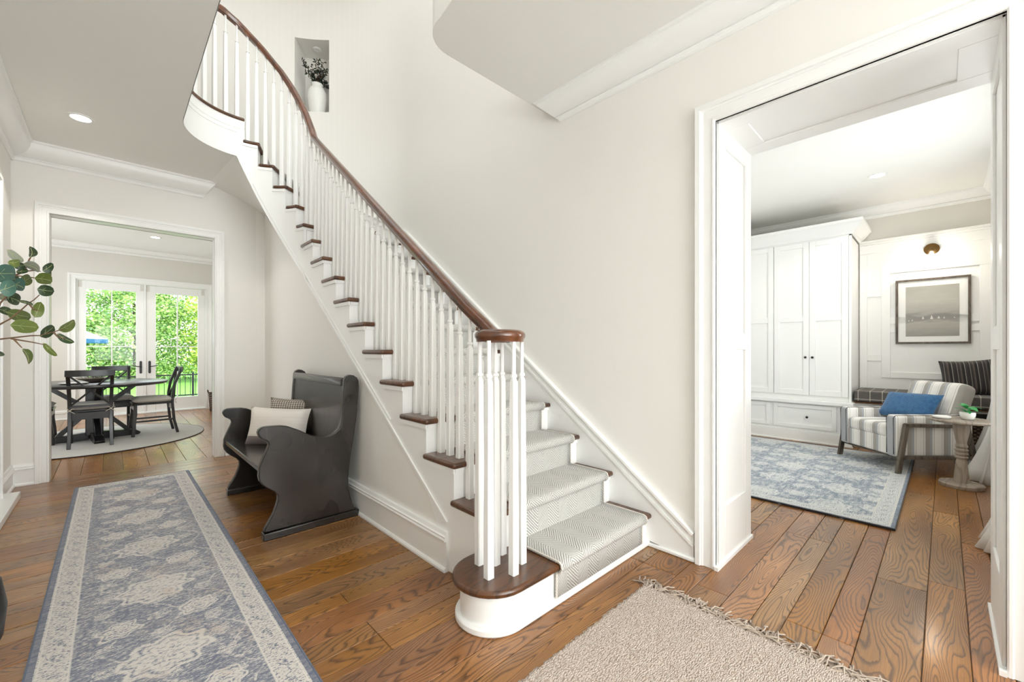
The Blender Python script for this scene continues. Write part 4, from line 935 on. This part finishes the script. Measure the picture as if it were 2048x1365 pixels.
# ================================================================== SIDE ROOM
struct(M().box(7.2, 7.35, -.6, 3.1, 0, 3.4).obj('wall_room_back', 'grey_wall_paint'))
struct(M().box(XR2, 7.3, 2.9, 3.05, 0, 3.4).obj('wall_room_left', 'grey_wall_paint'))
WY = -.42
struct(M().box(XR2, 4.0, WY-.15, WY, 0, 3.4).box(5.5, 7.3, WY-.15, WY, 0, 3.4).box(4.0, 5.5, WY-.15, WY, 0, .5).box(4.0, 5.5, WY-.15, WY, 2.5, 3.4).obj('wall_room_right', 'grey_wall_paint'))
struct(M().box(XR2, 7.3, -.5, 3.0, 3.05, 3.4).obj('ceiling_room', 'ceiling_paint'))
w1 = struct(M().box(4.0, 4.06, WY-.12, WY-.04, .5, 2.5).box(5.44, 5.5, WY-.12, WY-.04, .5, 2.5).box(4.0, 5.5, WY-.12, WY-.04, .5, .56).box(4.0, 5.5, WY-.12, WY-.04, 2.44, 2.5).box(4.0, 5.5, WY-.1, WY-.06, 1.47, 1.52).obj('window_1', 'trim_paint'))
M().box(4.06, 5.44, WY-.085, WY-.08, .56, 2.44).obj('pane', 'pane_glass', w1)
struct(M().box(XR2+.01, 8, -3.4, WY-.16, 2.85, 3.0).obj('unseen_sun_shield', 'trim_paint'))  # unseen slab added outside to keep the sun out of the side room
crown('trim_12', lambda a, d, z: (7.2-d, a, 3.05+z), WY, 2.9, .12, .13)
crown('trim_13', lambda a, d, z: (a, WY+d, 3.05+z), XR2, 7.2, .12, .13)
# panelled wainscot on the back wall
X0 = 7.2
M().box(X0-.012, X0, WY, .79, .5, 2.60).obj('wainscot_board', 'trim_paint', wall_right if False else bpy.data.objects['wall_room_back'])
wb = bpy.data.objects['wall_room_back']
M().box(X0-.05, X0, WY, .79, 2.60, 2.63).box(X0-.035, X0, WY, .79, 2.575, 2.60).box(X0-.022, X0, WY, .79, 2.46, 2.575).obj('wainscot_cap', 'trim_paint', wb, bevel=(.004, 1))
def strip(y0, y1, z0, z1): M().box(X0-.032, X0-.012, y0, y1, z0, z1).obj('batten', 'trim_paint', wb, bevel=(.002, 1))
for (a, b, c, d) in ((-.36, .57, 2.175, 2.26), (.485, .57, .84, 2.175), (-.36, -.275, .84, 2.175), (-.275, .485, 1.53, 1.615), (-.275, .485, 1.42, 1.49), (-.275, .485, .84, .915),
                     (.57, .71, 1.89, 1.97), (.57, .71, 1.055, 1.135), (WY, -.36, 1.89, 1.97), (WY, -.36, 1.055, 1.135), (.71, .785, .565, 2.455)): strip(a, b, c, d)

# wardrobe
e = empty('built_in_wardrobe', (6.85, 1.75, 0), 'tall white built-in wardrobe with panelled doors above drawers', 'cabinet')
ox, oy = -6.85, -1.75
def B(x0, x1, y0, y1, z0, z1): return M().box(x0+ox, x1+ox, y0+oy, y1+oy, z0, z1)
m = B(6.53, 7.185, .80, 2.88, .55, 2.60); m.box(6.505+ox, 6.53+ox, .79+oy, .817+oy, .55, 2.62).box(6.505+ox, 6.53+ox, 2.414+oy, 2.88+oy, .55, 2.62).box(6.505+ox, 6.53+ox, .79+oy, 2.88+oy, 2.598, 2.64)
m.box(6.50+ox, 7.185+ox, .79+oy, 2.88+oy, .02, .50).obj('carcass', 'trim_paint', e, bevel=(.003, 1))
B(6.44, 7.185, .765, 2.88, .50, .55).obj('ledge', 'trim_paint', e, bevel=(.008, 2))
B(6.478, 6.50, .78, 2.88, 0, .15).box(6.46+ox, 6.478+ox, .77+oy, 2.88+oy, 0, .02).obj('plinth', 'trim_paint', e, bevel=(.003, 1))
# crown of the wardrobe, returned at the side
def crown2(pts, w_, h_, zt):
    pr = [(0, 0), (.012, 0), (.02, .02), (.03, .03), (.05, .045), (.085, .085), (.11, .12), (.12, .125), (.12, .16), (0, .16)]
    m = M(); 
    vs = [(6.5-d+ox, 2.88+oy, zt-.16+z) for d, z in pr]+[(6.5-d+ox, .79-d+oy, zt-.16+z) for d, z in pr]+[(7.185+ox, .79-d+oy, zt-.16+z) for d, z in pr]
    n = len(pr); m.add(vs, [tuple(range(n)), tuple(range(2*n, 3*n))[::-1]]+[(j*n+i, j*n+(i+1) % n, (j+1)*n+(i+1) % n, (j+1)*n+i) for j in (0, 1) for i in range(n)])
    return m
crown2(None, 0, 0, 2.775).obj('cornice', 'trim_paint', e, smooth=30)
def shaker(y0, y1, z0, z1, mids, w_=.065, name='door', xf=6.506, kn=None):
    m = B(xf+.008, xf+.024, y0, y1, z0, z1)
    frame_on(m, lambda a, b, d: (xf+.008-d+ox, a+oy, b), y0, y1, z0, z1, w_, .014, mids)
    d = m.obj(name, 'trim_paint', e, bevel=(.0015, 1))
    if kn:
        k = M().lathe([(.005, 0), (.005, .014), (.014, .018), (.015, .026), (.009, .032), (0, .033)], seg=16).xf(Matrix.Translation((xf-.002+ox, kn[0]+oy, kn[1])) @ Matrix.Rotation(-pi/2, 4, 'Y'))
        k.obj('knob', 'black_metal', d, smooth=50)
for (a, b, kn) in ((.820, 1.2165, (1.180, 1.10)), (1.2195, 1.613, (1.255, 1.10)), (1.620, 2.015, (1.98, 1.10)), (2.018, 2.41, None)):
    shaker(a, b, .612, 2.596, (1.60,), .065, kn=kn)
shaker(.934, 1.614, .178, .482, (), .045, 'drawer', 6.486, (1.235, .327)); shaker(1.656, 2.33, .178, .482, (), .045, 'drawer', 6.486, (1.99, .327))

# window seat
e = empty('window_seat', (6.9, .18, 0), 'white built-in window seat with an open cubby at its right', 'bench')
ox, oy = -6.9, -.18
m = B(6.62, 7.185, WY+.005, .79, .52, .56).box(6.62+ox, 7.185+ox, WY+.005+oy, .79+oy, 0, .16).box(6.62+ox, 7.185+ox, .12+oy, .79+oy, .16, .52).box(6.62+ox, 7.185+ox, WY+.005+oy, WY+.045+oy, .16, .52)
m.obj('body', 'trim_paint', e, bevel=(.004, 1))
B(6.60, 6.62, WY+.005, .79, .0, .14).obj('baseboard', 'trim_paint', e, bevel=(.004, 1))
B(6.58, 7.185, WY+.005, .785, .545, .562).obj('seat_board', 'walnut_tread', e, bevel=(.004, 1))
o = M().box(-.295, .29, -.59, .60, -.068, .068).obj('seat_cushion', 'charcoal_plaid', bevel=(.02, 3)); o.location = (6.89, .18, .632)
tag(o, 'long charcoal plaid cushion on top of the window seat', 'cushion')
e = empty('wicker_basket', (6.88, -.14, .16), 'dark wicker basket in the cubby under the window seat', 'basket')
M().box(-.22, .22, -.215, .215, 0, .25).obj('body', 'wicker', e, bevel=(.02, 2)); M().tube([(-.222, -.215, .25), (.222, -.215, .25), (.222, .215, .25), (-.222, .215, .25)], .012, 6, closed=True).obj('rim', 'wicker', e, smooth=50)
pillow('throw_pillow', 'charcoal_stripe', (6.98, -.17, .885), .42, .40, .17, -pi/2+.12, radians(-12), 'black and charcoal striped square pillow on the window seat', roll=radians(-4))
pillow('throw_pillow', 'grey_fur', (7.06, -.255, .87), .40, .40, .14, -pi/2+.5, radians(-12), 'fluffy grey pillow partly hidden behind the striped pillow')

# picture
e = empty('framed_picture', (7.172, .112, 1.672), 'framed misty seascape print hanging above the window seat', 'picture')
hw, hh = .322, .40
for (a, b, c, d) in ((-hw, hw, hh-.024, hh), (-hw, hw, -hh, -hh+.024), (-hw, -hw+.024, -hh+.024, hh-.024), (hw-.024, hw, -hh+.024, hh-.024)): M().box(-.02, .012, a, b, c, d).obj('frame_bar', 'picture_frame_wood', e, bevel=(.002, 1))
M().box(-.004, .006, -hw+.02, hw-.02, -hh+.02, hh-.02).obj('mat', 'mat_board', e)
M().box(-.0065, -.004, -.229, .229, -.308, .308).obj('print', 'seascape_print', e)
# sconce
e = empty('wall_sconce', (7.165, .112, 2.42), 'small brass wall sconce above the framed picture', 'wall light')
M().lathe([(0, 0), (.065, 0), (.07, .008), (.06, .016), (.03, .022), (0, .022)], seg=28).xf(Matrix.Rotation(-pi/2, 4, 'Y')).obj('backplate', 'aged_brass', e, smooth=50)
M().tube([(-.02, 0, 0), (-.07, 0, 0), (-.085, 0, -.012), (-.09, 0, -.03)], .008, 8).lathe([(.012, -.045), (.024, -.04), (.026, -.025), (.01, -.018)], (-.09, 0, 0), 20).obj('arm', 'aged_brass', e, smooth=50)
M().lathe([(.020, -.05), (.045, -.07), (.055, -.12), (.05, -.15)], (-.09, 0, 0), 24).obj('shade', 'shade_glass', e, smooth=50, recalc=False)
M().lathe([(0, -.125), (.018, -.115), (.026, -.09), (.018, -.065), (.010, -.045), (0, -.045)], (-.09, 0, 0), 16).obj('bulb', 'bulb_glow', e, smooth=50)
lamp('sconce_light', 'POINT', (7.02, .112, 2.28), 4, size=.04, color=(1, .9, .78))

# armchair: local x right (seen from the front), local -y towards its front
ACX, ACY = 5.945, .31; frt = Vector((-.70, .714)); arz = math.atan2(frt.y, frt.x)+pi/2
e = empty('armchair', (ACX, ACY, 0), 'cream armchair with grey and tan stripes and an exposed angled wood frame', 'chair', rz=arz)
def rb(x0, x1, y0, y1, z0, z1, name, r=.03, par=e, uvf=None):
    m = M().box(x0, x1, y0, y1, z0, z1)
    o = m.obj(name, 'armchair_stripe', par); me = o.data
    bm = bmesh.new(); bm.from_mesh(me); bmesh.ops.bevel(bm, geom=bm.edges[:], offset=r, segments=4, profile=.6, affect='EDGES')
    ul = bm.loops.layers.uv.new('UVMap')
    for f in bm.faces:
        n = f.normal
        for l in f.loops:
            c = l.vert.co; l[ul].uv = uvf(c, n) if uvf else (c.x, c.z+c.y)
    for f in bm.faces: f.smooth = True
    bm.to_mesh(me); bm.free(); return o
fx = lambda c, n: (c.x, c.y+c.z)
fy = lambda c, n: (c.y, c.z+c.x)
rb(-.32, .32, -.362, .30, .17, .345, 'seat_base', .02, uvf=fx)
seatc = rb(-.243, .243, -.372, .20, .335, .465, 'seat_cushion', .045, uvf=fx)
for s in (-1, 1): rb(min(s*.245, s*.348), max(s*.245, s*.348), -.375, .36, .165, .565, 'arm', .03, uvf=fy)
bk = rb(-.285, .285, -.085, .085, -.27, .27, 'backrest', .07, uvf=lambda c, n: (c.x, c.z+c.y)); bk.location = (0, .325, .60); bk.rotation_euler = (radians(-19), 0, 0)
bmat = 'grey_frame_wood'
for s in (-1, 1):
    x = s*.368
    M().beam((x, -.365, 0), (x, -.285, .485), .045, .032, up=(1, 0, 0)).obj('leg', bmat, e, bevel=(.004, 1))
    M().beam((x, .375, 0), (x, .27, .485), .045, .032, up=(1, 0, 0)).obj('leg', bmat, e, bevel=(.004, 1))
    M().beam((x, -.30, .478), (x, .285, .465), .032, .034).obj('top_rail', bmat, e, bevel=(.004, 1))
    M().beam((x, -.33, .168), (x, .33, .168), .032, .034).obj('lower_rail', bmat, e, bevel=(.004, 1))
for y in (-.30, .28): M().beam((-.368, y, .158), (.368, y, .158), .03, .03).obj('stretcher', bmat, e)
# piping lines on the near arm
for s in (-1, 1):
    for xx in (.258, .335): M().tube([(s*xx, -.376, .19), (s*xx, -.379, .54), (s*xx, -.36, .562), (s*xx, .28, .566)], .0035, 5).obj('piping', 'dark_binding', e)
pillow('lumbar_pillow', 'blue_plush', (6.03, .262, .615), .54, .30, .15, arz+.12, radians(-32), 'fluffy cobalt blue lumbar pillow on the striped armchair', roll=radians(-2))

# side table
e = empty('side_table', (5.36, -.10, 0), 'round weathered grey side table on a turned pedestal', 'table')
M().lathe([(0, .565), (.19, .565), (.205, .572), (.208, .583), (.20, .592), (0, .594)], seg=48).obj('top', 'weathered_wood', e, smooth=40)
M().lathe([(0, 0), (.138, 0), (.143, .008), (.143, .03), (.135, .038), (.05, .042), (0, .042)], seg=48).obj('base', 'weathered_wood', e, smooth=40)
M().lathe([(.050, .04), (.046, .10), (.035, .22), (.030, .245), (.042, .252), (.044, .262), (.030, .272), (.042, .284), (.044, .294), (.030, .304), (.042, .316), (.044, .326), (.030, .338), (.040, .348), (.041, .360), (.034, .372), (.034, .39), (.052, .50), (.056, .545), (.05, .566)], seg=32).obj('pedestal', 'weathered_wood', e, smooth=50)
e = empty('dish', (5.30, .02, .594), 'small white dish on the left of the side table', 'dish')
M().lathe([(0, 0), (.05, 0), (.06, .008), (.062, .018), (.056, .022), (.05, .02), (.04, .012), (0, .010)], seg=32).obj('bowl', 'white_ceramic', e, smooth=50)
e = empty('potted_plant', (5.345, -.135, .594), 'small green leafy plant in a white pot on the side table', 'plant')
M().lathe([(.028, 0), (.040, .008), (.050, .04), (.050, .062), (.046, .066), (.042, .058), (0, .052)], seg=28).obj('pot', 'white_ceramic', e, smooth=50)
random.seed(31)
for k in range(13):
    a = k*2.4; l = leaf_mesh(random.uniform(.06, .09), random.uniform(.035, .05), .5, 5)
    l.xf(Matrix.Translation((.012*cos(a), .012*sin(a), .06+.004*k)) @ Matrix.Rotation(a, 4, 'Z') @ Matrix.Rotation(random.uniform(-.95, -.15), 4, 'Y') @ Matrix.Rotation(random.uniform(-.3, .3), 4, 'X'))
    l.obj('leaf', 'leaf_bright', e, smooth=60, recalc=False)

# curtains: pleated panels puddling on the floor
def curtain(x0, x1, y, label, flare, seed):
    random.seed(seed); m = M(); nu, nv = 60, 26; ph = [random.uniform(0, 6) for _ in range(4)]
    def fn(a, b):
        z = 2.78*b; t = max(0, (1-z/.9)); k = 7+.0*b
        amp = .030+.016*t; yy = y+amp*sin(2*pi*k*a+ph[0]+.5*sin(3*b+ph[1]))+.012*sin(2*pi*3.1*a+ph[2]+2*b)
        xx = x0+(x1-x0)*a; s = flare*t**2
        return (xx-s*.25*(1-a), yy+s*(.35+.65*(.5+.5*sin(2*pi*1.5*a+ph[3]))), max(z, .004))
    m.grid(fn, nu, nv); o = m.obj('curtain', 'curtain_linen', smooth=80, solid=.004, recalc=False); tag(o, label, 'curtain', 'white floor-length curtains by the side room window'); return o
curtain(3.66, 3.98, -.36, 'white linen curtain puddling on the floor, the one nearer the doorway', .20, 3)
curtain(5.58, 6.05, -.36, 'white linen curtain behind the side table, the one farther from the doorway', .22, 8)
o = M().tube([(3.35, -.35, 2.80), (6.15, -.35, 2.80)], .012, 8).obj('curtain_rod', 'black_metal', smooth=50); tag(o, 'black curtain rod above the side room window', 'curtain rod')

# ================================================================== GARDEN
struct(M().box(-16, 18, 10.6, 44, -.22, -.06).obj('lawn', 'lawn_grass'), 'green lawn beyond the french doors')
struct(M().box(-4, 6, YD+.16, 13.2, -.06, -.02).obj('patio', 'patio_stone'), 'pale stone terrace outside the french doors')
import numpy as np
def foliage(name, label, cx, cy, rx, ry, h, n, seed, cols, zb=0.):
    rs = np.random.RandomState(seed); e = empty(name, (cx, cy, -.06), label, 'tree', 'leafy garden trees outside the french doors')
    # leaves clustered on clumps over an irregular crown
    nc = 170; cl = rs.normal(size=(nc, 3)); cl /= np.linalg.norm(cl, axis=1)[:, None]; cl *= rs.uniform(.75, 1., (nc, 1))
    cl[:, 0] *= rx; cl[:, 1] *= ry; cl[:, 2] = (cl[:, 2]*.5+.5)*h+zb
    idx = rs.randint(0, nc, n); tone = rs.uniform(0, 1, nc)
    p = cl[idx]+rs.normal(size=(n, 3))*np.array([.26, .22, .16])
    p[:, 2] = np.maximum(p[:, 2], .05)
    L = rs.uniform(.06, .13, n); d = rs.normal(size=(n, 3)); d[:, 2] = d[:, 2]*.5-.35; d[:, 1] -= .4; d /= np.linalg.norm(d, axis=1)[:, None]
    q = np.cross(d, rs.normal(size=(n, 3))+np.array([0, -1.6, 1.3])); q /= np.linalg.norm(q, axis=1)[:, None]
    a = p; b = p+d*L[:, None]*.5+q*L[:, None]*.34; c = p+d*L[:, None]; e_ = p+d*L[:, None]*.5-q*L[:, None]*.34
    V = np.stack([a, b, c, e_], 1).reshape(-1, 3)
    me = bpy.data.meshes.new('foliage'); me.vertices.add(4*n); me.vertices.foreach_set('co', V.astype(np.float32).ravel())
    me.loops.add(4*n); me.loops.foreach_set('vertex_index', np.arange(4*n, dtype=np.int32)); me.polygons.add(n)
    me.polygons.foreach_set('loop_start', np.arange(0, 4*n, 4, dtype=np.int32)); me.update(calc_edges=True)
    at = me.color_attributes.new('tint', 'FLOAT_COLOR', 'POINT'); c0, c1 = np.array(cols[0]), np.array(cols[1])
    t = np.clip(tone[idx]*.6+rs.uniform(0, .5, n), 0, 1)[:, None]; cc = np.concatenate([c0[:3]*(1-t)+c1[:3]*t, np.ones((n, 1))], 1)
    at.data.foreach_set('color', np.repeat(cc, 4, 0).astype(np.float32).ravel()); me.materials.append(MAT['hedge_leaf'])
    o = bpy.data.objects.new('foliage', me); COL.objects.link(o); o.parent = e; o['kind'] = 'stuff'
    m = M().tube([(0, 0, 0), (.04, 0, h*.4), (-.03, .05, h*.75)], .11, 10, [1, .8, .4])
    for k in range(5): a_ = k*1.3; m.tube([(0, 0, h*(.25+.1*k)), (rx*.5*cos(a_), ry*.4*sin(a_), h*(.45+.1*k))], .04, 6, [1, .4])
    m.obj('trunk', 'bark', e, smooth=60)
G1 = (rgb(50, 112, 36), rgb(178, 214, 92)); G2 = (rgb(44, 104, 48), rgb(196, 226, 130)); G3 = (rgb(70, 130, 30), rgb(214, 232, 96))
foliage('garden_tree', 'dark-leaved green tree behind the left french door', -2.2, 20.4, 1.6, .9, 4.0, 17000, 1, G1)
foliage('garden_tree', 'pale green leafy tree seen between the french doors', .6, 20.3, 1.4, .9, 3.9, 17000, 2, G2)
foliage('garden_tree', 'yellow-green leafy tree behind the right french door', 3.4, 20.2, 1.5, .9, 4.0, 17000, 3, G3)
foliage('garden_tree', 'dense bushy tree at the back of the lawn', 1., 22.6, 5.4, .9, 4.6, 18000, 4, G1)
# terrace railing
e = empty('garden_railing', (1.1, 13., -.02), 'thin black metal railing along the terrace edge', 'fence')
for z in (.10, .60): M().beam((-1.5, 0, z), (2.2, 0, z), .03, .03).obj('rail', 'black_metal', e)
for k in range(38): M().box(-1.5+.1*k-.006, -1.5+.1*k+.006, -.006, .006, .1, .6).obj('bar', 'black_metal', e)
for x in (-1.5, .35, 2.2): M().box(x-.02, x+.02, -.02, .02, 0, .66).obj('post', 'black_metal', e)
# patio umbrella
e = empty('patio_umbrella', (-1.05, 13.6, -.02), 'white and teal patio umbrella in the garden, at the left french door', 'umbrella')
M().tube([(0, 0, 0), (0, 0, 1.95)], .022, 10).obj('pole', 'white_plastic', e, smooth=50)
n = 8; R_ = 1.05
for k in range(n):
    a, b = 2*pi*k/n+.39, 2*pi*(k+1)/n+.39
    m = M(); m.add([(0, 0, 1.96), (R_*cos(a), R_*sin(a), 1.46), (R_*cos(b), R_*sin(b), 1.46)], [(0, 1, 2)]); m.obj('canopy_panel', 'umbrella_canvas_white', e, solid=.01, recalc=False)
    m = M(); m.add([(R_*cos(a), R_*sin(a), 1.46), (R_*cos(b), R_*sin(b), 1.46), (R_*cos(b), R_*sin(b), 1.37), (R_*cos(a), R_*sin(a), 1.37)], [(0, 1, 2, 3)]); m.obj('valance', 'umbrella_canvas_teal', e, solid=.008, recalc=False)
    M().tube([(0, 0, 1.93), (R_*cos(a), R_*sin(a), 1.45)], .008, 5).obj('rib', 'white_plastic', e)
